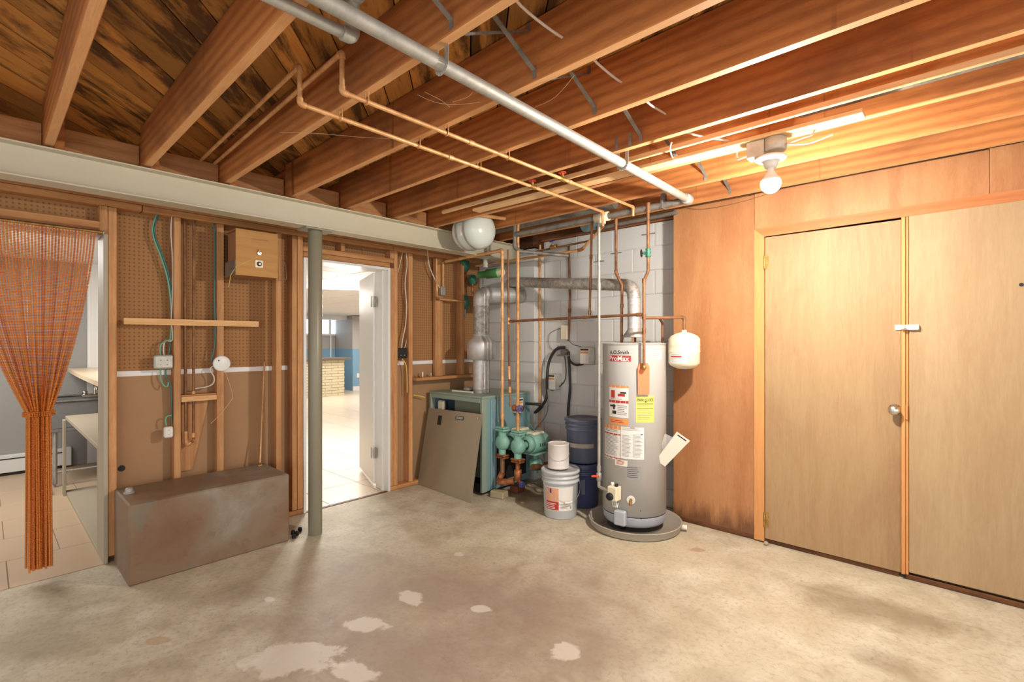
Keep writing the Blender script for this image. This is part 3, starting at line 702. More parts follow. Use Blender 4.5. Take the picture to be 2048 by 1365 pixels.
# =================================================================== STEEL BEAM AND COLUMN
m = MB(); bxm = -3.44
for z0, z1 in ((2.178, 2.186), (2.340, 2.348)): m.box((bxm - .066, -1.6, z0), (bxm + .066, 3.72, z1), .001)
m.box((bxm - .006, -1.6, 2.186), (bxm + .006, 3.72, 2.340), 0)
tag(m.build('steel_beam', M['beam']), 'long cream painted steel beam carrying the ends of the ceiling joists', 'beam')
pp = V((-3.455, 1.625, 0))
pt = thing('steel_column', pp, 'round olive grey steel column between the rusty tank and the doorway', 'column')
cylo('shaft', pp, .0475, 2.165, M['post'], pt, seg=32)
bx('cap_plate', pp + V((-.07, -.10, 2.1655)), pp + V((.075, .11, 2.1775)), M['post'], pt)
m = MB()
for z in (2.10, 2.02): m.lathe([(.0477, z - .001), (.0482, z), (.0477, z + .001)], pp, seg=32)
m.build('seam_ring', M['post'], pt)

# =================================================================== PIPE HELPERS
def pipe(name, label, pts, r, mat, fit=None, fr=.03, cat='pipe', group=None, couplings=(), fitname='elbow', straight=False):
    """pipe run: main mesh, each elbow and coupling a part of its own"""
    P = [V(p) for p in pts]
    m = MB(); m.tube(P if straight else fillet(P, fr, 5), r, 12)
    o = m.build(name, mat); tag(o, label, cat, group)
    if fit:
        for i in range(1, len(P) - 1):
            a = (P[i - 1] - P[i]).normalized(); b = (P[i + 1] - P[i]).normalized(); d = max(fr, r * 1.2) * 1.15
            mm = MB(); mm.tube(fillet([P[i] + a * d, P[i], P[i] + b * d], fr, 5), r * 1.28, 12); mm.build(fitname, fit, o)
    for (i, t, l) in couplings:
        c = P[i].lerp(P[i + 1], t); u = (P[i + 1] - P[i]).normalized()
        mm = MB(); mm.tube([c - u * l / 2, c + u * l / 2], r * 1.32, 12); mm.build('coupling', fit or mat, o)
    return o
def wheel(mb, c, axis, r, seg=18):
    A = V(axis).normalized(); u = V((0, 0, 1)) if abs(A.z) < .9 else V((1, 0, 0)); X = (u - A * u.dot(A)).normalized(); Y = A.cross(X)
    ring = [c + (X * math.cos(2 * math.pi * k / seg) + Y * math.sin(2 * math.pi * k / seg)) * r * (1 + .06 * math.cos(5 * 2 * math.pi * k / seg)) for k in range(seg + 1)]
    mb.tube(ring, r * .16, 6, False)
    for k in range(5):
        a = 2 * math.pi * k / 5; mb.tube([c, c + (X * math.cos(a) + Y * math.sin(a)) * r], r * .12, 6)
def valve(name, label, c, axis, stem, r, body, hand, wr_=.022, cat='valve'):
    c = V(c); t = thing(name, c, label, cat); A = V(axis).normalized(); Sx = V(stem).normalized()
    m = MB(); m.lathe([(r * 1.1, -2.4 * r), (r * 1.5, -2.3 * r), (r * 1.5, -1.7 * r), (r * 1.2, -1.2 * r), (r * 1.6, 0), (r * 1.2, 1.2 * r), (r * 1.5, 1.7 * r), (r * 1.5, 2.3 * r), (r * 1.1, 2.4 * r)], c, A, 14)
    m.tube([c, c + Sx * r * 2.6], r * .9, 10); m.build('valve_body', body, t)
    m = MB(); m.tube([c + Sx * r * 2.5, c + Sx * (r * 3.6)], r * .35, 8); wheel(m, c + Sx * r * 3.7, Sx, wr_); m.build('hand_wheel', hand, t); return t

# ---- overhead copper pair
za = 2.325
p1 = ZA(590, 203, za); X1 = -1.965; X2 = -1.755
pipe('copper_pipe', 'left of the two parallel copper pipes running under the joists', [(-3.42, .90, 2.475), (X1 - .0, .86, 2.475), (X1, .862, za), (X1 - .03, 3.10, za), (X1 - .03, 3.10, 2.22)], .0095, M['copper'], M['copper'], .02, couplings=((2, .35, .03), (2, .7, .03)))
pipe('copper_pipe', 'right of the two parallel copper pipes running under the joists', [(-3.42, .975, 2.475), (X2, .93, 2.475), (X2, .93, za), (X2 - .01, 3.13, za), (X2 - .01, 3.13, 2.26)], .0095, M['copper'], M['copper'], .02, couplings=((2, .3, .03), (2, .66, .03)))
for (x, y) in ((X1, 1.035), (X1 - .005, 1.44), (X2, 1.035), (X2 - .003, 1.44), (X1 - .008, 1.845), (X2 - .005, 1.845)):
    m = MB(); m.tube([V((x, y, za)) + V((math.cos(a) * .0125, 0, math.sin(a) * .0125)) for a in [math.pi * k / 8 - math.pi for k in range(9)]], .0025, 6); m.tube([V((x - .0125, y, za)), V((x - .0125, y, 2.36))], .0025, 6); m.tube([V((x + .0125, y, za)), V((x + .0125, y, 2.36))], .0025, 6)
    tag(m.build('pipe_hanger', M['copper']), 'small copper hook, %s from the camera end of the %s overhead copper pipe' % (['first', 'second', 'third'][int(round((y - 1.035) / .405))], 'left' if x < -1.85 else 'right'), 'hanger', 'copper hooks along the twin pipes')
valve('shut_off_valve', 'shut-off valve with red wheel on the left overhead copper pipe', (X1 - .02, 2.30, za), (0, 1, 0), (0, 0, 1), .010, M['brass'], M['handle_red'], .02)
valve('shut_off_valve', 'shut-off valve with red wheel on the right overhead copper pipe', (X2 - .008, 2.31, za), (0, 1, 0), (0, 0, 1), .010, M['brass'], M['handle_red'], .02)
# ---- galvanised pipes overhead
gz = 2.305
gp = pipe('galvanised_pipe', 'long grey galvanised pipe crossing under the joists to the back wall', [(-1.24, -.9, gz), (-1.375, 3.13, gz)], .0235, M['galv'], M['galv'])
m = MB(); m.lathe([(0, -.03), (.03, -.03), (.034, -.024), (.034, .02), (.03, .03), (0, .03)], (-1.375, 3.14, gz), (0, 1, 0), 20); m.build('end_elbow', M['galv'], gp)
for y in (1.06, 2.29):
    x = -1.24 - (y + .9) * .0335
    t = thing('pipe_strap', (x, y, gz), 'perforated metal strap hanging the long galvanised pipe, %s' % ('nearest the camera' if y < 2 else 'above the back end'), 'strap')
    pts_ = [V((x - .027, y - .012, 2.40)), V((x - .0265, y - .012, gz))] + [V((x + .0265 * math.cos(a), y - .012, gz + .0265 * math.sin(a))) for a in [math.pi + math.pi * k / 8 for k in range(9)]] + [V((x + .0265, y - .012, 2.37))]
    m = MB()
    for p_, q_ in zip(pts_[:-1], pts_[1:]): m.bar(p_, q_, .02, .0015, up=(0, 1, 0))
    # strap edge turned so that its width runs along the pipe
    m.build('band', M['galv'], t)
    m = MB()
    for i in range(4): m.cyl((x - .0285, y - .012, 2.335 + i * .018), .003, .001, (-1, 0, 0), 8)
    m.build('strap_hole', M['black'], t)
sp = pipe('galvanised_pipe', 'short galvanised pipe with elbow at the upper edge, beside the long one', [(-1.40, -.6, 2.315), (-1.40, .775, 2.315), (-1.40, .775, 2.43), (-.6, .80, 2.44)], .018, M['galv'], M['galv'], .03)
zb = 2.305
bp = pipe('steel_pipe', 'dark steel pipe running level along the back wall under the last joist', [(-1.36, 3.16, zb), (-2.92, 3.16, zb)], .023, M['galv_dark'], None)
gx, gy = YA(1198, 683, 3.12).x, 3.12
tp = V((gx, 3.16, zb)); m = MB(); m.lathe([(.024, -.06), (.034, -.058), (.034, .058), (.024, .06)], tp, (1, 0, 0), 18); m.tube([tp, tp - V((0, 0, .05))], .028, 14); m.build('tee', M['cream'], bp)
for x in (-1.55,):
    m = MB(); m.bar((x, 3.16, zb - .026), (x, 3.16, zb + .1), .06, .0015, up=(1, 0, 0)); m.bar((x, 3.186, zb - .026), (x, 3.186, 2.5), .02, .0015, up=(0, 1, 0)); m.bar((x, 3.134, zb - .026), (x, 3.134, 2.42), .02, .0015, up=(0, 1, 0)); m.build('strap', M['galv_dark'], bp)
gd = pipe('gas_pipe', 'thin pale grey gas pipe dropping beside the water heater', [(gx, gy, zb - .05), (gx, gy, .30)], .0115, M['galv'], M['galv'], couplings=((0, .13, .05), (0, .24, .05), (0, .93, .04), (0, .965, .05)))
cr = V((gx, gy, .375)); t = thing('gas_cock', cr, 'red lever valve low on the gas pipe', 'valve')
m = MB(); m.lathe([(.012, -.03), (.019, -.026), (.019, .026), (.012, .03)], cr, (0, 0, 1), 14); m.build('valve_body', M['galv'], t)
m = MB(); m.bar(cr + V((-.045, -.03, 0)), cr + V((.012, -.012, .006)), .016, .014, bev=.003); m.build('lever', M['handle_red'], t)
# steel trap pipe at the left end
pipe('steel_trap_pipe', 'grey steel pipe with elbows hanging left of the dark pipe end', [(-2.93, 3.16, 2.46), (-2.93, 3.16, 2.20), (-2.935, 3.22, 2.17), (-2.62, 3.52, 2.13)], .016, M['galv_dark'], M['galv_dark'], .03)
# bay pipe, teal coupling
pipe('bay_pipe', 'dark fat pipe resting in the last joist bay above the boiler', [(-3.35, 3.28, 2.43), (-2.0, 3.28, 2.43)], .045, M['galv_dark'], None)
m = MB(); m.lathe([(0, -.1), (.05, -.1), (.06, -.08), (.06, .08), (.05, .1), (0, .1)], V((-2.42, 3.60, 2.40)), (1, 0, .1), 20); tag(m.build('teal_canister', M['teal']), 'teal metal canister tucked above the block wall', 'canister')
pipe('bay_pipe', 'thin green-capped pipe tucked under the last joist', [(-2.35, 3.56, 2.335), (-1.62, 3.52, 2.335)], .016, M['galv_dark'], None)

# ---- cold and hot water lines
cold = DA(1291, 735, 3.44); cx_, cy_ = cold.x, cold.y
topc = DA(1299, 425, 3.5)
cl_ = pipe('copper_pipe', 'tarnished copper pipe with gate valve dropping in front of the water heater', [(cx_ + .02, cy_, 2.31), (cx_ + .02, cy_, 1.86), (cx_ - .012, cy_, 1.80), (cx_ - .012, cy_, 1.20)], .0105, M['copper_dark'], None, .02, couplings=((0, .02, .07), (2, .0, .03), (2, .42, .04), (2, .58, .035)))
valve('gate_valve', 'green gate valve with dark wheel on the pipe above the water heater', V((cx_ + .02, cy_, 1.99)), (0, 0, 1), (-1, -.3, 0), .0125, M['pump_dark'], M['black'], .024)
m = MB(); m.bar((cx_ - .03, cy_, 2.12), (cx_ + .07, cy_, 2.12), .012, .006); tag(m.build('pipe_clamp', M['galv_dark']), 'dark split clamp around the pipe above the gate valve', 'clamp')
ty = 1.565
pipe('copper_pipe', 'level copper pipe crossing the back wall between boiler and water heater', [V((-3.02, 3.18, ty - .01)), V((cx_ - .012, cy_, ty))], .0105, M['copper_dark'], M['copper_dark'], couplings=((0, .03, .04), (0, .62, .03), (0, .97, .04)))
ex = V((-1.535, 3.45, 0))
pipe('copper_pipe', 'short copper branch turning down to the cream expansion tank', [V((cx_ - .012, cy_, 1.54)), V((ex.x, ex.y, 1.55)), V((ex.x, ex.y, 1.455))], .0105, M['copper_dark'], M['copper_dark'], .02)
def colx(px, Y):  # x for a pixel column on plane Y
    return YA(px, 683, Y).x
pts_ = [V((colx(1232, 3.30), 3.30, 2.33)), V((colx(1232, 3.30), 3.30, 1.90)), V((colx(1244, 3.30), 3.30, 1.80)), V((colx(1243, 3.30), 3.30, 1.36))]
pipe('copper_pipe', 'copper hot pipe with a dog-leg entering the water heater top at left', pts_, .0105, M['copper_dark'], M['copper_dark'], .02, couplings=((0, .1, .05), (2, .35, .03)))
m = MB(); m.bar((pts_[0].x - .045, 3.30, 2.05), (pts_[0].x + .045, 3.30, 2.05), .012, .006); tag(m.build('pipe_clamp', M['galv_dark']), 'dark split clamp around the dog-leg hot pipe', 'clamp')
m = MB(); m.bar((gx - .045, gy, 1.97), (gx + .045, gy, 1.97), .012, .006); tag(m.build('pipe_clamp', M['galv_dark']), 'dark split clamp around the pale gas pipe', 'clamp')
x_ = colx(1180, 3.16)
pipe('copper_pipe', 'copper pipe dropping left of the gas pipe to the level pipe', [V((x_ + .02, 3.155, 2.27)), V((x_, 3.155, ty + .01))], .009, M['copper_dark'], M['copper_dark'], couplings=((0, .03, .06), (0, .36, .035), (0, .97, .03)))
x_ = colx(1080, 3.80)
pipe('copper_pipe', 'long upright copper pipe beside the chimney breast corner', [V((x_, 3.80, 2.34)), V((x_, 3.80, .52))], .0125, M['copper'], None, couplings=((0, .1, .04),))
x_ = colx(1136, 3.85)
pipe('conduit', 'thin dark conduit running down the block wall to the switch boxes', [V((x_, 3.862, 2.3)), V((x_ + .015, 3.862, 1.8)), V((x_ - .005, 3.862, 1.38))], .011, M['copper_dark'], None, .05, couplings=((1, .3, .04),))
pipe('copper_pipe', 'copper pipe sloping up from the green check valve to the ceiling', [V((colx(952, 3.5), 3.5, 2.16)), V((colx(1163, 3.5), 3.5, 2.16)), V((colx(1207, 3.42), 3.42, 2.31))], .0115, M['copper'], M['bronze'], .03)
pipe('copper_pipe', 'short copper branch with blue valve high on the block wall', [V((colx(1065, 3.62), 3.62, 2.235)), V((colx(1178, 3.62), 3.62, 2.255))], .0095, M['copper_dark'], None)
valve('shut_off_valve', 'brass valve with blue wheel high on the block wall', V((colx(1110, 3.62), 3.60, 2.25)), (1, 0, 0), (0, -.5, 1), .014, M['brass'], M['handle_blue'], .022)
x_ = colx(1345, 3.72)
pipe('copper_pipe', 'short copper stub rising behind the water heater near the plywood', [V((colx(1325, 3.64), 3.64, .02)), V((colx(1325, 3.64), 3.64, 1.52)), V((cx_ + .05, cy_ + .10, 1.545))], .010, M['copper_dark'], None)

# =================================================================== BOILER
BX0, BX1, BY0, BY1, BZ = -3.955, -3.19, 3.02, 3.66, .885
bo = thing('boiler', (-3.57, 3.3, 0), 'blue-green cast iron boiler with its front jacket panel taken off', 'boiler')
m = MB(); m.box((BX1 - .012, BY0 + .06, .035), (BX1, BY1, BZ - .02), .002)
for yy in (BY0 + .10, BY0 + .145): m.box((BX1 + .0005, yy, .04), (BX1 + .010, yy + .02, BZ - .03), .004)
m.build('side_panel', M['teal'], bo)
bx('side_panel', (BX0, BY0 + .06, .035), (BX0 + .012, BY1, BZ - .02), M['teal'], bo)
bx('back_panel', (BX0 + .013, BY1 - .012, .035), (BX1 - .013, BY1, BZ - .02), M['teal'], bo)
bx('top_panel', (BX0 - .003, BY0, BZ - .02), (BX1 + .004, BY1 + .004, BZ), M['teal_front'], bo, .004)
m = MB(); m.box((BX1 - .03, BY0, .03), (BX1 + .003, BY0 + .059, BZ - .0205), .005); m.box((BX0, BY0, .03), (BX0 + .03, BY0 + .059, BZ - .0205), .005); m.box((BX0 + .031, BY0, BZ - .06), (BX1 - .031, BY0 + .03, BZ - .0205), .004)
m.build('front_frame', M['teal_front'], bo)
bx('inner_baffle', (BX0 + .27, BY0 + .10, .12), (BX1 - .031, BY0 + .115, BZ - .06), plain('inner_metal', sr(128, 132, 112), .5, var=.06), bo)
bx('inner_side', (BX0 + .265, BY0 + .116, .12), (BX0 + .275, BY0 + .4, BZ - .06), M['black'], bo)
bx('base_tray', (BX0 + .02, BY0 + .02, .02), (BX1 - .02, BY1 - .02, .10), M['dark_matte'], bo)
p_ = YA(886, 811, BY0 + .06); m = MB(); m.box((p_.x - .05, BY0 + .03, p_.z - .05), (p_.x + .04, BY0 + .07, p_.z + .045), .012); m.build('control_box', M['cream'], bo)
m = MB(); m.box((p_.x + .041, BY0 + .05, p_.z - .04), (p_.x + .055, BY0 + .08, p_.z + .04), .004); m.build('control_bracket', M['black'], bo)
p_ = YA(943, 832, BY0 + .08); m = MB(); m.cyl((p_.x, BY0 + .045, p_.z), .018, .05, (0, 1, 0), 14); m.bar((p_.x - .03, BY0 + .06, p_.z + .03), (p_.x + .03, BY0 + .06, p_.z + .03), .008, .008); m.build('brass_fitting', M['brass'], bo)
# dark patch low on the side panel
m = MB()
for (y0, y1, z0, z1) in ((3.20, 3.60, .10, .40),):
    m.box((BX1 + .0003, y0, z0), (BX1 + .002, y1, z1), 0)
m.build('side_dark_patch', M['dark_matte'], bo)
fp = []
tp_ = [YA(850, 824, 2.995), YA(967, 843, 2.995)]; bt_ = [ZA(838, 969, .002), ZA(953, 1008, .002)]
A0 = V((-3.93, 2.87, .0)); A1 = V((-3.135, 2.84, .0)); T0 = V((-3.93, 3.005, .72)); T1 = V((-3.165, 3.005, .735))
t = thing('jacket_panel', A0, 'greige sheet metal panel leaning against the boiler front', 'panel')
nrm = (T0 - A0).cross(A1 - A0).normalized(); nrm = nrm if nrm.y < 0 else -nrm
m = MB(); m.poly([A0, A1, T1, T0], nrm, .01)
m.build('sheet', M['panel_metal'], t)
def onp(u, v, o=.011): a = A0.lerp(A1, u); b = T0.lerp(T1, u); return a.lerp(b, v) + nrm * o
m = MB(); m.poly([onp(.22, .80), onp(.29, .80), onp(.29, .92), onp(.22, .92)], nrm, .001); m.build('slot', M['black'], t)
m = MB(); m.poly([onp(.55, .90), onp(.69, .90), onp(.69, .945), onp(.55, .945)], nrm, .0015); m.build('name_plate', M['label_black'], t)
m = MB(); m.poly([onp(.56, .907, .0125), onp(.68, .907, .0125), onp(.68, .938, .0125), onp(.56, .938, .0125)], nrm, .0006); m.build('name_plate_face', M['label_grey'], t)
for u_ in (.05, .94): cylo('screw', onp(u_, .945), .009, .004, M['chrome'], t, nrm, 12)
# flue collar, draft hood, pipe
FC = V((-3.50, 3.30, 0))
bf = thing('boiler_flue', FC + V((0, 0, BZ)), 'galvanised flue with draft hood rising from the boiler into the chimney', 'flue')
m = MB(); m.lathe([(.082, BZ), (.082, BZ + .03), (.085, BZ + .035), (.082, BZ + .04), (.082, 1.20)], FC, seg=28); m.build('collar', M['flue'], bf)
m = MB(); m.lathe([(.10, 1.195), (.138, 1.20), (.138, 1.36), (.125, 1.385), (.078, 1.425), (.077, 1.44)], FC, seg=32); m.build('draft_hood', M['flue'], bf)
m = MB(); m.tube([FC + V((0, 0, 1.43)), FC + V((0, 0, 1.72))], .077, 24); m.build('riser', M['flue_old'], bf)
el = fillet([FC + V((0, 0, 1.715)), FC + V((0, 0, 1.83)), V((-3.40, 3.62, 1.84))], .13, 8); 
m = MB(); m.tube(el, .079, 24); m.build('elbow', M['flue'], bf)
m = MB(); m.tube([el[-1] , V((-3.365, 3.735, 1.84))], .077, 24); m.build('horizontal_run', M['flue_old'], bf)
for z in (1.72, 1.44):
    m = MB(); m.lathe([(.078, z - .006), (.084, z), (.078, z + .006)], FC, seg=24); m.build('band', M['flue'], bf)
# things on top of the boiler
m = MB(); m.tube([V((-3.72, 3.12, BZ + .010)), V((-3.46, 3.15, BZ + .010))], .010, 10); tag(m.build('white_tube', M['white_plastic']), 'white plastic tube lying on top of the boiler', 'tube')
m = MB(); m.sphere(V((-3.66, 3.28, BZ + .022)), .06, 12, (1, 1, .42)); tag(m.build('rag', M['flue_old']), 'crumpled grey rag beside the flue collar on the boiler', 'rag')
# ---- risers with circulators
def circ(c, lbl, motor):
    c = V(c); t = thing('circulator_pump', c, lbl, 'pump')
    m = MB(); m.lathe([(0, -.045), (.045, -.045), (.068, -.02), (.072, 0), (.068, .03), (.045, .05), (0, .05)], c, (0, 1, 0), 24)
    m.tube([c, c + V((0, 0, .105))], .035, 14); m.tube([c, c - V((0, 0, .105))], .033, 14); m.build('volute', M['pump'], t)
    for s_ in (1, -1):
        m = MB(); m.obox(c + V((0, 0, s_ * .112)), (.115, .075, .018), None, .005); m.obox(c + V((0, 0, s_ * .132)), (.11, .07, .016), None, .005); m.build('flange', M['pump'] if s_ > 0 else M['bronze'], t)
    if motor:
        m = MB(); m.tube([c + V((0, .05, 0)), c + V((0, .11, 0))], .03, 14); m.lathe([(.045, .10), (.072, .11), (.075, .13), (.075, .15), (.05, .155)], c, (0, 1, 0), 24); m.build('bearing_bracket', M['pump'], t)
        m = MB(); m.lathe([(0, .156), (.078, .156), (.088, .17), (.088, .34), (.076, .365), (.03, .372), (0, .372)], c, (0, 1, 0), 26); mo = m.build('motor', M['pump'], t)
        m = MB(); m.box(c + V((-.06, .17, .055)), c + V((.035, .33, .098)), .01); m.build('terminal_cover', M['cream'], mo)
        m = MB(); m.box(c + V((-.07, .15, -.10)), c + V((.07, .36, -.085)), .003); m.build('motor_cradle', M['pump'], t)
        m = MB()
        for k in range(3): m.box(c + V((.0875, .20 + k * .03, -.02)), c + V((.0895, .21 + k * .03, .01)), 0)
        m.build('vent_slot', M['black'], mo)
    return t
V1 = V((-2.93, 3.20, .455)); V2 = V((-3.085, 3.165, .475))
circ(V1, 'green circulator pump with round motor, in front at the boiler side', True)
circ(V2, 'green circulator pump partly hidden behind the front pump', True)
m = MB(); c = V((-2.98, 3.50, .24)); m.lathe([(0, -.06), (.04, -.06), (.055, -.03), (.055, .03), (.04, .06), (0, .06)], c, (.5, 1, 0), 18); m.tube([c + V((0, 0, -.08)), c + V((0, 0, .1))], .025, 12)
tag(m.build('green_valve', M['pump']), 'lower green valve body under the pump motors', 'valve')
pipe('copper_riser', 'leftmost copper riser climbing from the rear circulator pump', [V2 + V((0, 0, .14)), V((V2.x + .0, V2.y, 2.19)), V((-3.80, 3.10, 2.16))], .015, M['copper'], M['copper'], .03, couplings=((0, .06, .05), (0, .96, .03)))
pipe('copper_riser', 'rightmost copper riser climbing from the front circulator pump to the ceiling', [V1 + V((0, 0, .14)), V((V1.x, V1.y, 2.435)), V((-2.945, 2.72, 2.40)), V((-2.945, 2.70, 2.52))], .015, M['copper'], M['copper'], .03, couplings=((0, .05, .05), (0, .13, .04)))
mid = V((-3.02, 3.18, 0))
pipe('copper_riser', 'thin middle copper riser between the two circulator risers', [V((-3.0, 3.18, .80)), V((-3.015, 3.18, 1.1)), V((-3.03, 3.18, 2.19))], .010, M['copper_dark'], M['copper'], .05, couplings=((0, .5, .05), (1, .42, .06)))
valve('shut_off_valve', 'bronze valve with blue wheel on the front riser beside the boiler', V1 + V((0, 0, .335)), (1, .1, 0), (.8, -.6, .1), .020, M['bronze'], M['handle_blue'], .026)
# bronze pipework below the pumps
lo = thing('return_manifold', V1 - V((0, 0, .2)), 'tarnished bronze return pipework with blue wheel below the pumps', 'pipe')
m = MB(); m.tube([V1 - V((0, 0, .14)), V1 - V((0, 0, .29))], .021, 14); m.build('tailpiece', M['bronze'], lo)
m = MB(); m.tube([V2 - V((0, 0, .14)), V2 - V((0, 0, .27))], .021, 14); m.build('tailpiece', M['copper_dark'], lo)
m = MB(); m.tube(fillet([V2 - V((-.0, 0, .27)), V2 + V((-.02, -.02, -.33)), V2 + V((.02, -.06, -.34)), V1 + V((-.02, -.03, -.30))], .03, 4), .028, 14); m.build('cross_pipe', M['bronze'], lo)
m = MB(); cc = V1 - V((0, 0, .25)); m.lathe([(.022, -.05), (.034, -.045), (.034, .045), (.022, .05)], cc, (0, 0, 1), 14); m.tube([cc - V((0, 0, .04)), cc + V((.07, -.03, -.055))], .015, 10); m.build('boiler_drain', M['bronze'], lo)
m = MB(); wheel(m, cc + V((.078, -.034, -.06)), (.8, -.5, -.2), .024); m.build('hand_wheel', M['handle_blue'], lo)
m = MB(); m.tube([V1 + V((0, .2, -.22)), V1 + V((0, .34, -.24))], .03, 12); m.tube([V1 + V((.0, .34, -.24)), V((-2.93, 3.80, .21))], .036, 12); m.build('return_header', M['copper_dark'], lo)

# ---- zone valves and check valve above the boiler
def zc(px, py, Y): return YA(px, py, Y)
c = zc(931, 533, 3.50); t = thing('zone_valve', c, 'upper green zone valve left of the flue elbow', 'valve')
m = MB(); m.lathe([(.02, -.06), (.035, -.055), (.035, -.02), (.05, 0), (.035, .02), (.035, .055), (.02, .06)], c, (.2, 0, 1), 16); m.lathe([(0, 0), (.035, .01), (.035, .06), (0, .065)], c + V((0, -.02, .03)), (.6, -.8, 0), 14); m.build('body', M['pump_dark'], t)
m = MB(); m.tube(curve([c + V((0, 0, -.06)), c + V((0, 0, -.14)), c + V((.08, 0, -.22))]), .014, 10); m.build('tail_pipe', M['bronze'], t)
c = zc(945, 560, 3.52); t = thing('zone_valve', c, 'second green zone valve beside the green check valve', 'valve')
m = MB(); m.lathe([(.018, -.05), (.03, -.045), (.045, 0), (.03, .045), (.018, .05)], c, (0, 0, 1), 16); m.lathe([(0, 0), (.03, .01), (.03, .05), (0, .055)], c, (.6, -.8, 0), 14); m.build('body', M['pump_dark'], t)
m = MB(); m.tube([c + V((0, 0, -.05)), c + V((0, 0, -.16))], .012, 10); m.build('tail_pipe', M['bronze'], t)
c = zc(930, 606, 3.50); t = thing('zone_valve', c, 'lowest dark green zone valve beside the flue riser', 'valve')
m = MB(); m.lathe([(.02, -.07), (.035, -.06), (.05, 0), (.035, .06), (.02, .07)], c, (0, 0, 1), 16); m.lathe([(0, 0), (.04, .01), (.04, .05), (0, .055)], c, (-.6, -.8, 0), 14); m.build('body', M['pump_dark'], t)
m = MB(); m.tube([c + V((0, 0, -.07)), c + V((0, 0, -.15))], .012, 10); m.build('tail_pipe', M['galv'], t)
c0 = zc(958, 551, 3.48); c1 = zc(998, 546, 3.48); t = thing('check_valve', c0, 'bright green cylindrical air separator above the flue elbow', 'valve')
m = MB(); m.tube([c0, c0.lerp(c1, .4), c0.lerp(c1, .42), c1], .045, 18, True, [.034, .036, .048, .048]); m.build('body', M['green'], t)
m = MB(); m.tube([c1, c1 + V((.05, 0, 0))], .036, 16); m.build('end_flange', M['cream'], t)
valve('shut_off_valve', 'white and blue valve under the copper pipe beside the expansion tank', zc(971, 528, 3.40), (0, 0, 1), (0, -.3, 1), .016, M['white_plastic'], M['handle_blue'], .02)

# ---- hanging expansion tank
T = V((-3.02, 2.857, 2.315)); R_ = .158
et = thing('ceiling_expansion_tank', T, 'pale grey domed expansion tank strapped up between the joists', 'tank')
prof = [(R_ * math.sin(math.pi / 2 * k / 8), -R_ * .85 + -R_ * .0 - 0 + -(.0) + -(R_ * .85) * math.cos(math.pi / 2 * k / 8) + R_ * .85) for k in range(9)]
L_ = .17
prof = [(R_ * math.sin(math.pi / 2 * k / 8), -L_ - R_ * .75 * math.cos(math.pi / 2 * k / 8)) for k in range(9)] + [(R_ * math.cos(math.pi / 2 * k / 8), -.04 + R_ * .75 * math.sin(math.pi / 2 * k / 8)) for k in range(9)]
m = MB(); m.lathe(prof, T, (1, 0, 0), 32); m.build('shell', plain('tank_enamel', sr(206, 214, 206), .22, var=.02), et)
for dx_ in (-.16, -.06):
    m = MB(); pts_ = [V((T.x + dx_, T.y - R_ - .002, 2.52)), V((T.x + dx_, T.y - R_ - .003, T.z))] + [V((T.x + dx_, T.y + (R_ + .003) * math.cos(a), T.z + (R_ + .003) * math.sin(a))) for a in [math.pi + math.pi * k / 14 for k in range(15)]] + [V((T.x + dx_, T.y + R_ + .003, 2.5))]
    for p_, q_ in zip(pts_[:-1], pts_[1:]): m.bar(p_, q_, .002, .02, up=(1, 0, 0)) if False else m.bar(p_, q_, .022, .0015, up=(q_ - p_).cross(V((1, 0, 0))))
    m.build('strap', M['galv'], et)
m = MB(); m.box((T.x - .13, T.y - R_ - .001, T.z - .06), (T.x - .09, T.y - R_ + .02, T.z + .02), .002); m.build('label_patch', M['label_white'], et)

# =================================================================== WATER HEATER
HC = DA(1268, 700, 3.73); HC.z = 0; HR = .232; HT = 1.352; H0 = .05
wh = thing('water_heater', HC, 'tall light grey cylindrical gas water heater covered with labels', 'water heater')
m = MB(); m.lathe([(HR - .012, H0 + .075), (HR, H0 + .08), (HR, HT - .006), (HR - .002, HT), (HR + .003, HT + .002), (HR + .003, HT + .008), (HR - .01, HT + .012), (0, HT + .02)], HC, seg=64); m.build('jacket', M['heater'], wh)
m = MB(); m.lathe([(0, H0), (HR - .02, H0), (HR - .006, H0 + .02), (HR - .001, H0 + .074)], HC, seg=48); m.build('base_ring', M['heater_base'], wh)
m = MB()
for a in (0, 2.1, 4.2): m.cyl(HC + V((.16 * math.cos(a + .5), .16 * math.sin(a + .5), .011)), .02, H0 - .011, seg=12)
m.build('foot', M['black'], wh)
pn = thing('drain_pan', HC, 'round greige plastic drain pan under the water heater', 'pan')
m = MB(); m.lathe([(0, .002), (.318, .002), (.328, .01), (.335, .052), (.342, .056), (.338, .06), (.328, .057), (.321, .012), (.0, .008)], HC + V((.01, -.01, 0)), seg=64); m.build('pan_wall', M['pan'], pn)
cylo('pan_floor', HC + V((.01, -.01, .0085)), .312, .002, plain('grimy_pan_floor', sr(96, 92, 86), .6, var=.15), pn, seg=48)
dp = ZA(1348, 1043, .03); cylo('drain_fitting', HC + V((.01 + .338 * .93, -.01 + .338 * .36, .032)), .017, .035, M['white_plastic'], pn, (.93, .36, 0), 14)
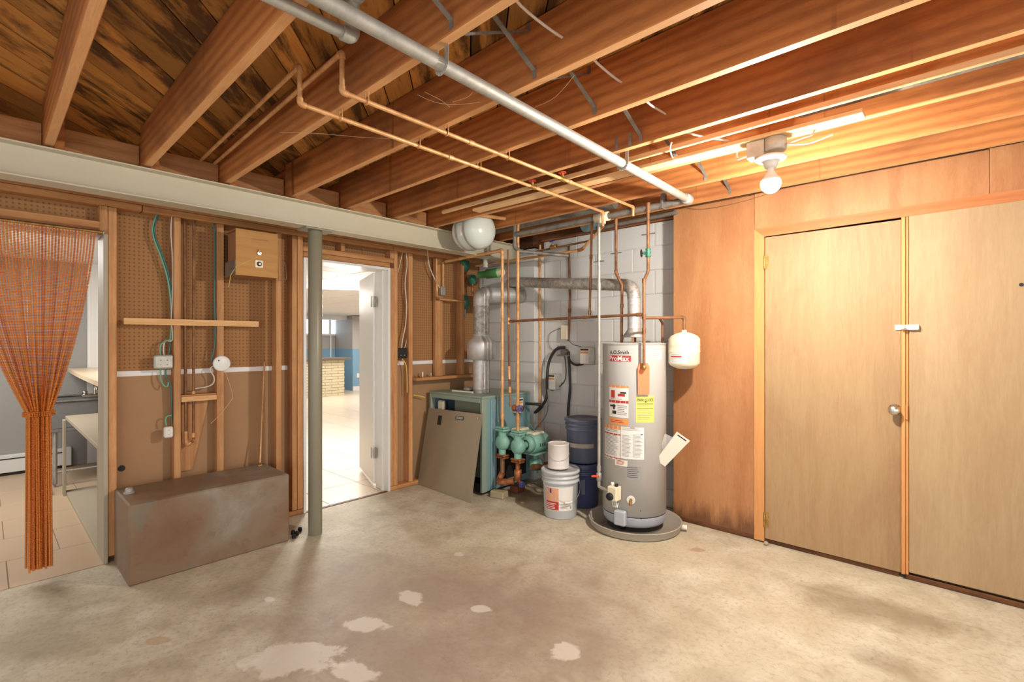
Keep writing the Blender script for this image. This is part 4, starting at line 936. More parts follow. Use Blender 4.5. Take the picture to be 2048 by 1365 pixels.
# label helpers on the cylinder
def cyl_th(px, py):
    r = ray(px, py); d2 = V((r.x, r.y)); c2 = V((HC.x, HC.y)); A_ = d2.dot(d2); B_ = d2.dot(c2); D_ = B_ * B_ - A_ * (c2.dot(c2) - HR * HR)
    t_ = (B_ - math.sqrt(max(D_, 0))) / A_; p = C0 + r * t_; return math.atan2(p.y - HC.y, p.x - HC.x), p.z
def cpt(th, z, o): return V((HC.x + (HR + o) * math.cos(th), HC.y + (HR + o) * math.sin(th), z))
def patch(mb, th0, th1, z0, z1, o=.001, n=8):
    vs = []; 
    for k in range(n + 1):
        th = th0 + (th1 - th0) * k / n
        vs += [cpt(th, z0, o), cpt(th, z1, o)]
    mb.add(vs, [(2 * k, 2 * k + 2, 2 * k + 3, 2 * k + 1) for k in range(n)], True)
def sticker(name, box, mat, lines=(), parent=wh, blobs=()):
    x0, y0, x1, y1 = box; th0, z1 = cyl_th(x0, (y0 + y1) / 2); th1, _ = cyl_th(x1, (y0 + y1) / 2)
    zt = cyl_th((x0 + x1) / 2, y0)[1]; zb_ = cyl_th((x0 + x1) / 2, y1)[1]
    m = MB(); patch(m, th0, th1, zb_, zt, .0008); s_ = m.build(name, mat, parent)
    def uvp(m, u0, v0, u1, v1, o=.0016): patch(m, th0 + (th1 - th0) * u0, th0 + (th1 - th0) * u1, zt + (zb_ - zt) * v1, zt + (zb_ - zt) * v0, o, 4)
    by = {}
    for (u0, v0, u1, v1, mt) in lines: by.setdefault(mt, []).append((u0, v0, u1, v1))
    for mt, L in by.items():
        m = MB()
        for q in L: uvp(m, *q)
        m.build('print', M[mt], s_)
    return (th0, th1, zb_, zt, s_)
def textrows(u0, v0, u1, v1, n, mt='label_grey', seed=1, duty=.35):
    rr = random.Random(seed); out = []
    for k in range(n):
        v = v0 + (v1 - v0) * k / n; out.append((u0, v, u0 + (u1 - u0) * rr.uniform(.7, 1), v + (v1 - v0) / n * duty, mt))
    return out
sticker('warning_label', (1219, 772, 1257, 836), M['label_white'], [(0, 0, 1, .07, 'label_orange'), (.12, .16, .34, .40, 'label_red'), (.5, .26, .84, .34, 'label_red'), (.62, .20, .9, .25, 'label_black'), (0, .47, 1, .55, 'label_red'), (.06, .62, .38, .68, 'label_black'), (.24, .60, .34, .76, 'label_black'), (.2, .80, .42, .9, 'label_black')] + textrows(.48, .62, .95, .95, 6, seed=2) + textrows(.06, .42, .94, .46, 1))
sticker('warning_label', (1219, 838, 1257, 851), M['label_orange'], textrows(.1, .3, .9, .8, 2, 'label_red', 3))
sticker('warning_label', (1210, 851, 1241, 919), M['label_white'], [(0, .0, 1, .12, 'label_orange'), (0, .24, 1, .28, 'label_red'), (0, .94, 1, .97, 'label_red')] + textrows(.08, .30, .92, .9, 16, seed=5) + textrows(.08, .14, .92, .22, 2, seed=6))
sticker('rating_label', (1242, 856, 1288, 920), M['label_white'], textrows(.05, .03, .95, .12, 3, seed=7) + textrows(.05, .26, .46, .95, 17, seed=8) + textrows(.52, .22, .95, .95, 18, seed=9) + [(.86, .2, .94, .23, 'label_black'), (.4, .01, .6, .025, 'label_red')])
sticker('small_label', (1230, 921, 1255, 933), M['paper'], textrows(.15, .1, .85, .9, 4, 'label_red', 10))
sticker('service_label', (1251, 935, 1282, 962), M['label_grey'], textrows(.1, .05, .9, .9, 6, 'label_black', 11, .2))
sticker('notice_label', (1302, 700, 1323, 720), M['label_white'], textrows(.1, .15, .9, .85, 5, 'label_grey', 12))
eg = sticker('energy_label', (1272, 793, 1308, 847), M['label_yellow'], [(.06, .29, .94, .305, 'label_black'), (.06, .46, .94, .475, 'label_black'), (.47, .2, .55, .24, 'label_black')] + textrows(.1, .34, .9, .44, 2, seed=13, duty=.2) + textrows(.1, .52, .9, .92, 6, 'label_grey', 14, .18))
br = sticker('model_badge', (1218, 712, 1262, 724), M['label_red'])
def ctext(name, body, th0, th1, zc_, mat, parent, o=.0022, font_bold=.0, asp=None):
    cu = bpy.data.curves.new(name, 'FONT'); cu.body = body; cu.size = 1; cu.resolution_u = 3; cu.offset = font_bold
    tmp = bpy.data.objects.new('tmp_text', cu); COL.objects.link(tmp)
    dg = bpy.context.evaluated_depsgraph_get(); me = bpy.data.meshes.new_from_object(tmp.evaluated_get(dg))
    bpy.data.objects.remove(tmp); bpy.data.curves.remove(cu)
    xs = [v.co.x for v in me.vertices]; ys = [v.co.y for v in me.vertices]; w = max(xs) - min(xs); wd = abs(th1 - th0) * HR
    s_ = wd / w; sy = s_ if asp is None else asp / (max(ys) - min(ys)); off = WL(parent); my = (max(ys) + min(ys)) / 2
    for v in me.vertices:
        th = th0 + (th1 - th0) * (v.co.x - min(xs)) / w; p = cpt(th, zc_ + (v.co.y - my) * sy, o) - off; v.co = p
    me.name = name; me.materials.clear(); me.materials.append(mat)
    ob = bpy.data.objects.new(name, me); COL.objects.link(ob); ob.parent = parent; return ob
ctext('lettering', 'ProMax', br[0] + .04, br[1] - .05, (br[2] + br[3]) / 2, M['label_white'], br[4], font_bold=.02)
ta, z_ = cyl_th(1220, 705); tb, _ = cyl_th(1258, 705); ctext('lettering', 'A.O.Smith', ta, tb, z_, M['label_black'], wh, .0012, .01)
ctext('lettering', 'ENERGYGUIDE', eg[0] + .03, eg[1] - .03, eg[3] - .028, M['label_black'], eg[4], asp=.02)
# flue on the heater
hv = thing('heater_vent', HC + V((0, 0, HT)), 'galvanised vent pipe from the water heater to the chimney', 'flue')
vz = 1.80
m = MB(); m.lathe([(.085, 0), (.088, .005), (.05, .055), (.047, .07)], HC + V((0, 0, HT + .055)), seg=28); m.build('draft_hood', M['galv'], hv)
m = MB()
for a in (.4, 1.97, 3.54, 5.1): m.bar(HC + V((.075 * math.cos(a), .075 * math.sin(a), HT + .012)), HC + V((.08 * math.cos(a), .08 * math.sin(a), HT + .06)), .016, .003, up=(math.cos(a), math.sin(a), 0))
m.build('hood_leg', M['copper_dark'], hv)
endp = V((-3.42, 3.73, 1.975)); e0 = V((-3.40, 3.60, 1.97))
elp = fillet([HC + V((0, 0, HT + .12)), HC + V((0, 0, vz)), e0], .10, 8)
m = MB(); m.tube(elp[:2] , .0475, 24); m.build('riser', M['flue'], hv)
m = MB(); m.tube(elp[1:-1], .049, 24); m.build('elbow', M['flue_old'], hv)
m = MB(); m.tube([elp[-2], elp[-2].lerp(e0, .5), e0, ], .0475, 24); m.build('horizontal_run', M['flue_old'], hv)
m = MB(); m.tube(fillet([e0.lerp(elp[-2], .001), e0, ], .05) if False else [e0, V((-3.45, 3.74, 1.97))], .0475, 20); m.build('end_piece', M['flue_old'], hv)
m = MB(); m.lathe([(.048, -.004), (.052, 0), (.048, .004)], HC + V((0, 0, HT + .30)), seg=24); m.build('band', M['flue'], hv)
# gas control valve
g0, gz0 = cyl_th(1234, 985); gc = cpt(g0, gz0, .035)
def tang(th): return V((math.cos(th), math.sin(th), 0)), V((-math.sin(th), math.cos(th), 0))
nn, tt = tang(g0); Rg = Matrix((tt, nn, V((0, 0, 1)))).transposed()
gv = thing('gas_control', gc, 'beige gas control valve with black dial on the water heater front', 'gas valve')
m = MB(); m.obox(gc, (.075, .07, .10), Rg, .006); m.build('housing', M['cream'], gv)
dl = gc + nn * .034 - tt * .012 + V((0, 0, -.02)); m = MB(); m.lathe([(0, .022), (.02, .022), (.026, .016), (.028, 0)], dl, nn, 20); m.build('dial', M['black'], gv)
m = MB(); m.cyl(gc + V((0, 0, .05)) - tt * .015, .012, .022, seg=12); m.build('pilot_button', M['white'], gv)
m = MB(); m.cyl(gc + V((0, 0, .05)) + tt * .018, .013, .018, seg=12); m.build('red_button', M['black'], gv)
m = MB()
for k, q in enumerate((-.012, .004, .018)): m.tube(curve([gc + tt * q + V((0, 0, -.05)), gc + tt * (q + .003) + V((0, 0, -.10)), cpt(g0 + q * 2 + .03, H0 + .17, .01)]), .0035, 8)
m.build('burner_tube', M['white_plastic'], gv)
g1, gz1 = cyl_th(1243, 1035); bc = cpt(g1, gz1, .022); nn1, tt1 = tang(g1)
m = MB(); m.obox(bc, (.085, .045, .105), Matrix((tt1, nn1, V((0, 0, 1)))).transposed(), .008); m.build('burner_shield', M['heater_base'], wh)
m = MB(); m.tube([V((gx, gy, .318)), V((gx, gy, .30)), gc - tt * .04 + V((0, 0, -.0))][1:], .011, 10)
tag(m.build('gas_nipple', M['galv']), 'short grey pipe from the gas drop into the gas valve', 'pipe')
dth, dz = cyl_th(1262, 1001); dn, dt = tang(dth); dc = cpt(dth, dz, .0)
cylo('drain_escutcheon', dc, .03, .004, M['white_plastic'], wh, dn, 24)
m = MB(); m.tube([dc, dc + dn * .035], .010, 12); m.tube([dc + dn * .03, dc + dn * .034 + V((0, 0, -.03))], .011, 12); m.tube([dc + dn * .03, dc + dn * .03 + V((0, 0, .018))], .006, 8); m.build('drain_valve', M['brass'], wh)
for (px_, py_) in ((1281, 1023), (1282, 1039)): th, z = cyl_th(px_, py_); cylo('screw', cpt(th, z, 0), .003, .002, M['black'], wh, tang(th)[0], 8)
# relief elbow + orange tag
th, z = cyl_th(1289, 738); rn, rt = tang(th); m = MB(); pe = cpt(th, z, 0)
m.tube([V((cx_ - .012, cy_, 1.21)), V((cx_ - .012, cy_, z + .005)), pe], .012, 10); m.sphere(V((cx_ - .012, cy_, z + .01)), .018, 12)
tag(m.build('pipe_union', M['brass']), 'brass union where the front pipe enters the water heater', 'fitting')
th, z = cyl_th(1286, 730); ax_ = tang(th)
t = thing('orange_tag', cpt(th, z, .01), 'orange paper tag hanging on the water heater pipe', 'tag')
m = MB(); c = cpt(th, 0, .016)
def tg(u, zz): q = c + ax_[1] * u; return V((q.x, q.y, zz))
zt = cyl_th(1286, 727)[1]; zb_ = cyl_th(1286, 790)[1]
sg = 1
m.poly([tg(-.04, zb_), tg(.04, zb_), tg(.042, zt - .03), tg(.028, zt), tg(-.028, zt), tg(-.042, zt - .03)], ax_[0], .0012); m.build('card', M['tag_orange'], t)
m = MB(); m.tube(curve([tg(0, zt + .03), tg(.01, zt + .01), tg(.004, zt - .02)]), .0015, 6); m.build('wire', M['galv'], t)
# manual in plastic sleeve
th, z = cyl_th(1322, 930); b0_ = cpt(th, z - .04, .004); th2 = math.atan2(3.0 - HC.y, -1.0 - HC.x)
mt_ = thing('instruction_booklet', b0_, 'rolled paper booklet in a clear sleeve leaning off the water heater', 'booklet')
e0_ = DA(1320, 927, 3.56); e1_ = DA(1366, 873, 3.50); w_ = V((.5, .45, -.42)).normalized()
uu = (e1_ - e0_); ww = (V((0, 0, 1)).cross(uu)).normalized(); ww = (Fv.cross(uu)).normalized()
if ww.z > 0: ww = -ww
m = MB(); m.poly([e0_ - ww * .038, e0_ + ww * .040, e1_ + ww * .056, e1_ - ww * .054], -Fv, .012); m.build('pages', M['paper'], mt_)
m = MB(); q_ = -Fv * .0125; a0 = e0_.lerp(e1_, .92); m.poly([a0 - ww * .040 + q_, a0 + ww * .036 + q_, a0 + ww * .036 + uu * .03 + q_, a0 - ww * .040 + uu * .03 + q_], -Fv, .0006); m.build('print', M['label_black'], mt_)
clear, nt_, bc_ = newmat('clear_sleeve'); inp(bc_, Roughness=.15, Alpha=.28); bc_.inputs['Base Color'].default_value = (.85, .85, .85, 1)
m = MB(); m.poly([DA(1310, 925, 3.56), DA(1322, 933, 3.60), DA(1358, 882, 3.56), DA(1330, 868, 3.56)], Fv, .001); m.build('sleeve', clear, mt_)
# small cream expansion tank
t = thing('expansion_tank', V((ex.x, ex.y, 1.2)), 'small cream expansion tank hanging in front of the plywood', 'tank')
r0 = .108
m = MB(); m.lathe([(0, 1.178), (.05, 1.182), (.09, 1.20), (r0, 1.222), (r0, 1.30), (r0 + .002, 1.305), (r0, 1.31), (r0, 1.345), (r0 + .002, 1.35), (r0, 1.355), (r0, 1.395), (.09, 1.418), (.05, 1.437), (.018, 1.444), (.016, 1.46), (0, 1.46)], (ex.x, ex.y, 0), seg=40); m.build('shell', M['cream'], t)
cylo('air_valve', (ex.x, ex.y, 1.162), .006, .018, M['handle_blue'], t, seg=10)
th_c = math.atan2(-ex.y, -ex.x) - .3
m = MB()
for k in range(8):
    a0 = th_c - .75 + 1.25 * k / 8; a1 = a0 + 1.25 / 8; m.add([V((ex.x + (r0 + .001) * math.cos(a), ex.y + (r0 + .001) * math.sin(a), z)) for a, z in ((a0, 1.222), (a1, 1.222), (a1, 1.292), (a0, 1.292))], [(0, 1, 2, 3)], True)
lb = m.build('label_patch', M['label_white'], t)
m = MB()
for (v, h_, a_s, a_e) in ((1.282, .004, .1, .7), (1.256, .002, .0, .9), (1.247, .002, .0, .9), (1.238, .002, .1, .95), (1.229, .002, .1, .85)):
    for k in range(6):
        a0 = th_c - .72 + 1.2 * (a_s + (a_e - a_s) * k / 6); a1 = th_c - .72 + 1.2 * (a_s + (a_e - a_s) * (k + 1) / 6); m.add([V((ex.x + (r0 + .0018) * math.cos(a), ex.y + (r0 + .0018) * math.sin(a), z)) for a, z in ((a0, v), (a1, v), (a1, v + h_), (a0, v + h_))], [(0, 1, 2, 3)], True)
m.build('print', M['label_grey'], lb)
m = MB()
for k in range(6):
    a0 = th_c - .66 + .8 * k / 6; a1 = a0 + .8 / 6; m.add([V((ex.x + (r0 + .0018) * math.cos(a), ex.y + (r0 + .0018) * math.sin(a), z)) for a, z in ((a0, 1.265), (a1, 1.265), (a1, 1.275), (a0, 1.275))], [(0, 1, 2, 3)], True)
m.build('print', M['label_red'], lb)

# =================================================================== BUCKETS AND CAN
def bucket(c, lbl, mat, r=.143, h=.37, lid=True, bail=None, ang=0, group=None):
    c = V(c); t = thing('bucket', c, lbl, 'bucket', group); rb = r * .9
    m = MB(); m.lathe([(0, .0), (rb - .006, .0), (rb, .008), (rb + (r - rb) * .72, h * .72), (r + .002, h * .74), (r + .006, h * .745), (r + .006, h * .78), (r, h * .79), (r, h * .84), (r + .007, h * .845), (r + .007, h * .875), (r, h * .88), (r, h * .93)], c, seg=40); m.build('body', mat, t)
    if lid:
        m = MB(); m.lathe([(r + .002, h * .93), (r + .011, h * .932), (r + .012, h * .985), (r + .006, h), (r - .012, h), (r - .016, h * .975), (0, h * .975)], c, seg=40); m.build('lid', mat, t)
    else:
        m = MB(); m.lathe([(r + .006, h * .93), (r + .008, h * .99), (r, h), (r - .006, h * .98), (r - .010, h * .5), (0, h * .49)], c, seg=40); m.build('rim', mat, t)
    if bail is not None:
        dirv = V((math.cos(ang), math.sin(ang), 0)); fr_ = V((math.sin(ang), -math.cos(ang), 0))
        pts_ = []
        for k in range(17):
            a = math.pi * k / 16; pts_.append(c + V((0, 0, h * .80)) + dirv * (r + .012) * math.cos(a) + (fr_ * math.sin(a) * (r + .014)) + V((0, 0, -math.sin(a) * h * bail)))
        m = MB(); m.tube(pts_, .002, 6); b_ = m.build('handle', M['galv'], t)
        m = MB(); m.tube(pts_[7:10], .009, 8); m.build('grip', M['white_plastic'], b_)
    return t
B1 = V((-2.415, 3.14, 0)); bk = bucket(B1, 'grey plastic paint bucket with red label and lid, paint can on top', M['bucket_grey'], bail=.42, ang=math.radians(60))
a0 = math.atan2(-B1.y, -B1.x)
def bpatch(mb, c, r, h, a_s, a_e, z0, z1, rr, n=6):
    def rad(z): return r * .9 + (r * .1 * .72) * (z / (h * .72)) * 1.0 + rr
    vs = []
    for k in range(n + 1):
        a = a_s + (a_e - a_s) * k / n; vs += [V((c.x + rad(z0) * math.cos(a), c.y + rad(z0) * math.sin(a), c.z + z0)), V((c.x + rad(z1) * math.cos(a), c.y + rad(z1) * math.sin(a), c.z + z1))]
    mb.add(vs, [(2 * k, 2 * k + 2, 2 * k + 3, 2 * k + 1) for k in range(n)], True)
m = MB(); bpatch(m, B1, .143, .37, a0 - .95, a0 + .75, .07, .255, .0025, 12); lb = m.build('wrap_label', M['label_white'], bk)
m = MB(); bpatch(m, B1, .143, .37, a0 - .92, a0 - .1, .14, .245, .0032, 8); m.build('label_picture', plain('faded_salmon', sr(222, 160, 128), .5), lb)
m = MB(); bpatch(m, B1, .143, .37, a0 - .92, a0 - .1, .075, .14, .0033, 8); m.build('label_band', M['label_red'], lb)
m = MB(); bpatch(m, B1, .143, .37, a0 - .62, a0 - .52, .205, .24, .0038, 2); m.build('emblem', plain('emblem_blue', sr(60, 66, 140), .5), lb)
m = MB()
for z in (.083, .095, .110, .122): bpatch(m, B1, .143, .37, a0 - .88, a0 - .88 + random.uniform(.35, .7), z, z + .005, .0038, 4)
m.build('print', M['label_white'], lb)
m = MB()
for z in (.09, .10, .12): bpatch(m, B1, .143, .37, a0 + .0, a0 + .42, z, z + .003, .0036, 4)
bpatch(m, B1, .143, .37, a0 + .58, a0 + .66, .085, .105, .0036, 1); m.build('print', M['label_grey'], lb)
CN = B1 + V((-.02, .0, .372)); cr_ = .084; t = thing('paint_can', CN, 'white metal paint can standing on the grey bucket lid', 'can')
m = MB(); m.lathe([(0, 0), (cr_ - .001, 0), (cr_ + .002, .002), (cr_ + .002, .006), (cr_, .009), (cr_, .185), (cr_ + .002, .188), (cr_ + .002, .194), (cr_ - .006, .196), (cr_ - .010, .190), (cr_ - .014, .188), (0, .188)], CN, seg=36); m.build('body', plain('can_white', sr(216, 208, 200), .45, var=.08, nsc=20), t)
m = MB(); pts_ = [CN + V((0, 0, .12)) + V((math.cos(a), math.sin(a), 0)) * (cr_ + .004) + V((0, 0, -.05 * abs(math.sin((a - a0 + 1.57))))) for a in [a0 - 1.57 + math.pi * k / 14 for k in range(15)]]
m.tube(pts_, .0015, 6); m.build('handle', M['galv'], t)
B2 = V((-2.43, 3.47, 0))
bb = bucket(B2, 'dark blue lower bucket of the pair behind the gas pipe', M['bucket_blue'], h=.365, lid=False)
m = MB(); aa = math.atan2(-B2.y, -B2.x); bpatch(m, B2, .143, .365, aa - .1, aa + .12, .12, .24, .002, 4); m.build('worn_patch', M['bucket_slate'], bb)
B3 = B2 + V((0, .0, .368)); bb = bucket(B3, 'slate bucket stacked on the blue one behind the gas pipe', M['bucket_slate'], h=.365, lid=True)
m = MB(); bpatch(m, B3, .143, .365, aa - .9, aa + .7, .13, .165, .002, 8); m.build('dust_band', M['pan'], bb)

# =================================================================== ELECTRICAL ON THE BLOCK WALL
YB_ = 3.875
def ebox(px0, py0, px1, py1, Y, depth, lbl, mat='label_white', name='switch_box'):
    a = YA(px0, py1, Y - depth); b = YA(px1, py0, Y - depth)
    t = thing(name, V(((a.x + b.x) / 2, Y, (a.z + b.z) / 2)), lbl, 'switch box')
    bx('box', (a.x, Y - depth, a.z), (b.x, Y - .002, b.z), M['ebox'], t, .003)
    w = (b.x - a.x); h = b.z - a.z
    bx('face_label', (a.x + w * .04, Y - depth - .002, a.z + h * .04), (b.x - w * .04, Y - depth - .0002, b.z - h * .04), M['label_white'], t, 0)
    bx('warning_strip', (a.x + w * .06, Y - depth - .003, b.z - h * .16), (b.x - w * .06, Y - depth - .0022, b.z - h * .06), M['label_black'], t, 0)
    bx('orange_strip', (a.x + w * .06, Y - depth - .003, b.z - h * .34), (b.x - w * .06, Y - depth - .0022, b.z - h * .22), M['label_orange'], t, 0)
    return t
s1 = ebox(1160, 697, 1178, 729, YB_, .10, 'right grey switch box with warning sticker beside the gas pipe')
s2 = ebox(1093, 750, 1110, 780, YB_, .10, 'lower grey switch box with warning sticker left of the black hose')
p_ = YA(1131, 672, YB_); jb = thing('junction_box', p_, 'small cream junction box where the wall cables meet', 'junction box')
bx('box', (p_.x - .02, YB_ - .05, p_.z - .04), (p_.x + .05, YB_ - .002, p_.z + .10), M['cream'], jb, .004)
bx('box', (p_.x - .06, YB_ - .06, p_.z - .20), (p_.x + .0, YB_ - .002, p_.z - .10), M['galv'], jb, .004)
m = MB(); m.cyl((p_.x + .02, YB_ - .07, p_.z - .16), .03, .06, (0, 1, 0), 14); m.box((p_.x - .04, YB_ - .085, p_.z - .20), (p_.x + .08, YB_ - .04, p_.z - .185)); m.build('clamp', M['galv_dark'], jb)
def cable(name, lbl, pts, Y, r, mat, cat='cable', group=None, n=6):
    P = [YA(x, y, Y) if not isinstance(x, tuple) else None for x, y in pts]
    m = MB(); m.tube(curve(P, n), r, 8); return tag(m.build(name, mat), lbl, cat, group)
m = MB(); P = [YA(1130, 696, YB_ - .06), YA(1112, 700, YB_ - .08), YA(1098, 725, YB_ - .09), YA(1094, 760, YB_ - .12), YA(1092, 800, YB_ - .12), YA(1070, 826, YB_ - .2), V((-3.0, 3.62, .77)), V((-3.15, 3.55, .78))]
m.tube(curve(P, 6), .014, 10); tag(m.build('flexible_conduit', M['rubber']), 'fat black flexible conduit curving from the wall down to the boiler', 'cable')
cable('cable', 'thick black cable dropping straight behind the slate bucket', [(1137, 704), (1139, 740), (1140, 780), (1136, 830), (1137, 920)], YB_ - .02, .013, M['rubber'])
cable('cable', 'short black cable looping into the right switch box', [(1136, 715), (1142, 725), (1152, 731), (1166, 729)], YB_ - .05, .011, M['rubber'])
cable('cable', 'thin grey cable looping under the lower switch box', [(1128, 706), (1132, 740), (1128, 765), (1108, 781), (1098, 779)], YB_ - .03, .005, M['rubber'])
cable('cable', 'thin grey cable hanging from the lower switch box to the pump', [(1096, 780), (1096, 815), (1090, 835), (1068, 862)], 3.60, .005, M['galv_dark'])
cable('cable', 'thin wire arching left of the cream junction box', [(1120, 658), (1100, 668), (1098, 690), (1104, 700)], YB_ - .01, .003, M['galv_dark'])
cable('cable', 'thin wire running right from the junction box to the switch box', [(1138, 682), (1146, 690), (1160, 694), (1162, 696)], YB_ - .03, .004, M['galv_dark'])
# switch on the boiler side
p_ = XA(1038, 812, BX1 + .03); t = thing('switch_box', p_, 'grey switch box with warning sticker mounted on the boiler side', 'switch box')
bx('box', (BX1 + .001, p_.y - .05, p_.z - .07), (BX1 + .05, p_.y + .04, p_.z + .075), M['ebox'], t, .003)
bx('face_label', (BX1 + .051, p_.y - .045, p_.z - .065), (BX1 + .052, p_.y + .035, p_.z + .07), M['label_white'], t, 0)
bx('warning_strip', (BX1 + .0525, p_.y - .035, p_.z + .048), (BX1 + .053, p_.y + .03, p_.z + .062), M['label_black'], t, 0)
bx('orange_strip', (BX1 + .0525, p_.y - .035, p_.z + .02), (BX1 + .053, p_.y + .03, p_.z + .038), M['label_orange'], t, 0)
m = MB(); m.tube(curve([V((-3.1, 3.50, .73)), V((-3.02, 3.42, .66)), V((-2.93, 3.44, .55))]), .004, 8); tag(m.build('cable', M['pump_dark']), 'thin dark green wire from the boiler switch to the front pump', 'cable')

# =================================================================== RUSTY TANK AND WALL ITEMS
TX0, TX1, TY0, TY1, TZ = -3.905, -3.46, .555, 1.445, .462
ft = thing('fuel_tank', (TX0, TY0, 0), 'rusted rectangular steel tank standing against the stud wall', 'tank')
m = MB(); m.box((TX0, TY0, .0), (TX1, TY1, TZ), .008); m.build('shell', M['rust'], ft)
cp_ = ZA(258, 988, TZ); m = MB(); m.cyl((cp_.x, cp_.y, TZ), .028, .01, seg=18); m.lathe([(0, .034), (.015, .034), (.02, .028), (.022, .01)], (cp_.x, cp_.y, TZ), seg=8); m.build('filler_cap', M['galv'], ft)
q_ = ZA(520, 938, TZ); cu = V((-3.80, q_.y, TZ)); cu = V((-3.86, XA(520, 935, -3.86).y, TZ))
m = MB(); m.lathe([(0, .02), (.01, .02), (.012, .008), (.02, .006), (.02, 0)], cu, seg=10); m.build('outlet_nut', M['brass'], ft)
m = MB(); m.tube([cu + V((0, 0, .018)), V((-3.99, XA(529, 725, -3.99).y, XA(529, 725, -3.99).z))], .006, 8); tag(m.build('copper_tube', M['copper']), 'slim copper tube leaning up the wall from the rusted tank', 'pipe')
m = MB(); m.box((-3.9285, .604, 1.485), (-3.912, 1.408, 1.527), .002); tag(m.build('wooden_batten', M['pale_y']), 'pale wooden stick nailed level across the studs', 'board')
a = XA(364, 793, -3.93); m = MB(); m.box((-3.945, .917, .965), (-3.925, 1.131, 1.0), .002); tag(m.build('wooden_cleat', M['pale_y']), 'short pale cleat between two studs above the rusted tank', 'board')
m = MB(); m.box((-4.015, .917, 1.0005), (-3.935, 1.131, 1.012), .002); tag(m.build('wooden_shelf', M['wood_y']), 'small wooden shelf resting on the short cleat', 'shelf')
m = MB(); m.poly([(-4.014, .93, .48), (-4.014, 1.0, .48), (-4.014, 1.10, .96), (-4.014, .935, .96)], (1, 0, 0), .012); tag(m.build('backing_board', M['stud']), 'tapered board standing between two studs behind the copper loop', 'board')
xq = -3.955
a = XA(369, 420, xq); b = XA(371, 905, xq); c = XA(386, 905, xq)
pipe('copper_pipe', 'left leg and bottom bend of the copper loop between the studs', [V((xq, a.y, 2.24)), V((xq, a.y + .008, .70)), V((xq, a.y + .012, .66)), V((xq + .01, c.y - .004, .69))], .009, M['copper_dark'], M['copper'], .03, couplings=((0, .97, .03),))
pipe('copper_pipe', 'right leg of the copper loop between the studs', [V((xq + .01, XA(387, 420, xq).y, 2.24)), V((xq + .01, c.y, .70))], .009, M['copper_dark'], M['copper'], .03, couplings=((0, .98, .03), (0, .79, .02)))
def xc(name, lbl, pts, X, r, mat, cat='cable', group=None):
    m = MB(); m.tube(curve([XA(x, y, X) for x, y in pts], 6), r, 8); return tag(m.build(name, mat), lbl, cat, group)
xc('green_cable', 'green cable bowing left in the first stud bay', [(326, 398), (318, 420), (306, 450), (307, 475), (320, 510), (333, 550), (340, 590), (343, 640), (341, 680)], -3.96, .0055, M['green_cable'])
xc('green_cable', 'second green cable lying beside the bowed one in the stud bay', [(328, 398), (321, 420), (310, 450), (311, 475), (325, 512), (338, 555), (344, 600), (344, 640), (342, 675), (337, 712)], -3.965, .0055, M['teal_cable'])
xc('white_cable', 'white cable hanging straight beside the first bay stud', [(344, 400), (344, 430), (342, 465), (346, 530), (345, 590), (343, 640), (345, 680), (330, 683), (327, 700), (328, 712)], -3.955, .005, M['white_cable'])
xc('green_cable', 'short green cable arching into the top of the grey junction box', [(342, 680), (330, 684), (322, 690), (320, 700), (321, 711)], -3.95, .005, M['green_cable'])
xc('green_cable', 'green cable looping out under the grey junction box', [(321, 738), (322, 760), (328, 772), (335, 774), (337, 765)], -3.95, .005, M['green_cable'])
xc('green_cable', 'green cable running from the junction box down to the small outlet', [(331, 738), (332, 755), (341, 770), (343, 800), (344, 830), (343, 850)], -3.955, .005, M['teal_cable'])
xc('green_cable', 'short green cable curling into the small white outlet', [(343, 832), (334, 834), (331, 842), (333, 852)], -3.95, .005, M['green_cable'])
xc('green_cable', 'blue-green cable running down beside the second bay stud', [(408, 418), (418, 436), (429, 460), (430, 520), (429, 600), (430, 680), (424, 715), (421, 724)], -3.945, .0055, M['teal_cable'])
xc('white_cable', 'white cable slung across the stud bay under the top plate', [(366, 428), (385, 432), (405, 430), (430, 422)], -3.96, .004, M['white_cable'])
xc('white_cable', 'white cable dropping from the round cover to the small shelf', [(428, 732), (420, 740), (428, 755), (426, 768), (412, 775), (390, 778)], -3.94, .0045, M['white_cable'])
xc('pull_string', 'thin string dangling from the round cover', [(450, 742), (465, 790), (460, 805), (440, 830), (422, 848)], -3.915, .0012, M['web'], 'string')
# boxes
def wbox(px0, py0, px1, py1, X, depth, lbl, mat, name='junction_box', cat='junction box'):
    a = XA(px0, py1, X + depth); b = XA(px1, py0, X + depth)
    t = thing(name, V((X, (a.y + b.y) / 2, (a.z + b.z) / 2)), lbl, cat)
    bx('box', (X, a.y, a.z), (X + depth, b.y, b.z), mat, t, .008); return t, a, b
t, a, b = wbox(309, 711, 347, 739, -3.95, .045, 'square grey junction box left of the first bay stud', M['ebox'])
for u_ in (.33, .67):
    for v_ in (.3, .62): cylo('screw', (-3.9048, a.y + (b.y - a.y) * u_, a.z + (b.z - a.z) * v_), .004, .002, M['brass'], t, (1, 0, 0), 8)
t, a, b = wbox(329, 854, 347, 878, -3.95, .04, 'small white outlet box low on the first bay stud', M['white_plastic'], 'outlet_box', 'outlet')
for v_ in (.3, .7): cylo('screw', (-3.9098, (a.y + b.y) / 2, a.z + (b.z - a.z) * v_), .004, .002, M['ebox'], t, (1, 0, 0), 8)
p_ = XA(443, 728, -3.928); t = thing('round_cover', p_, 'round white cover plate on the second bay stud', 'cover plate')
m = MB(); m.lathe([(0, .016), (.048, .016), (.055, .012), (.056, 0)], p_, (1, 0, 0), 32); m.build('disc', M['white'], t)
m = MB(); m.cyl(p_ + V((.016, -.022, .022)), .005, .001, (1, 0, 0), 10); m.build('screw_hole', M['black'], t)
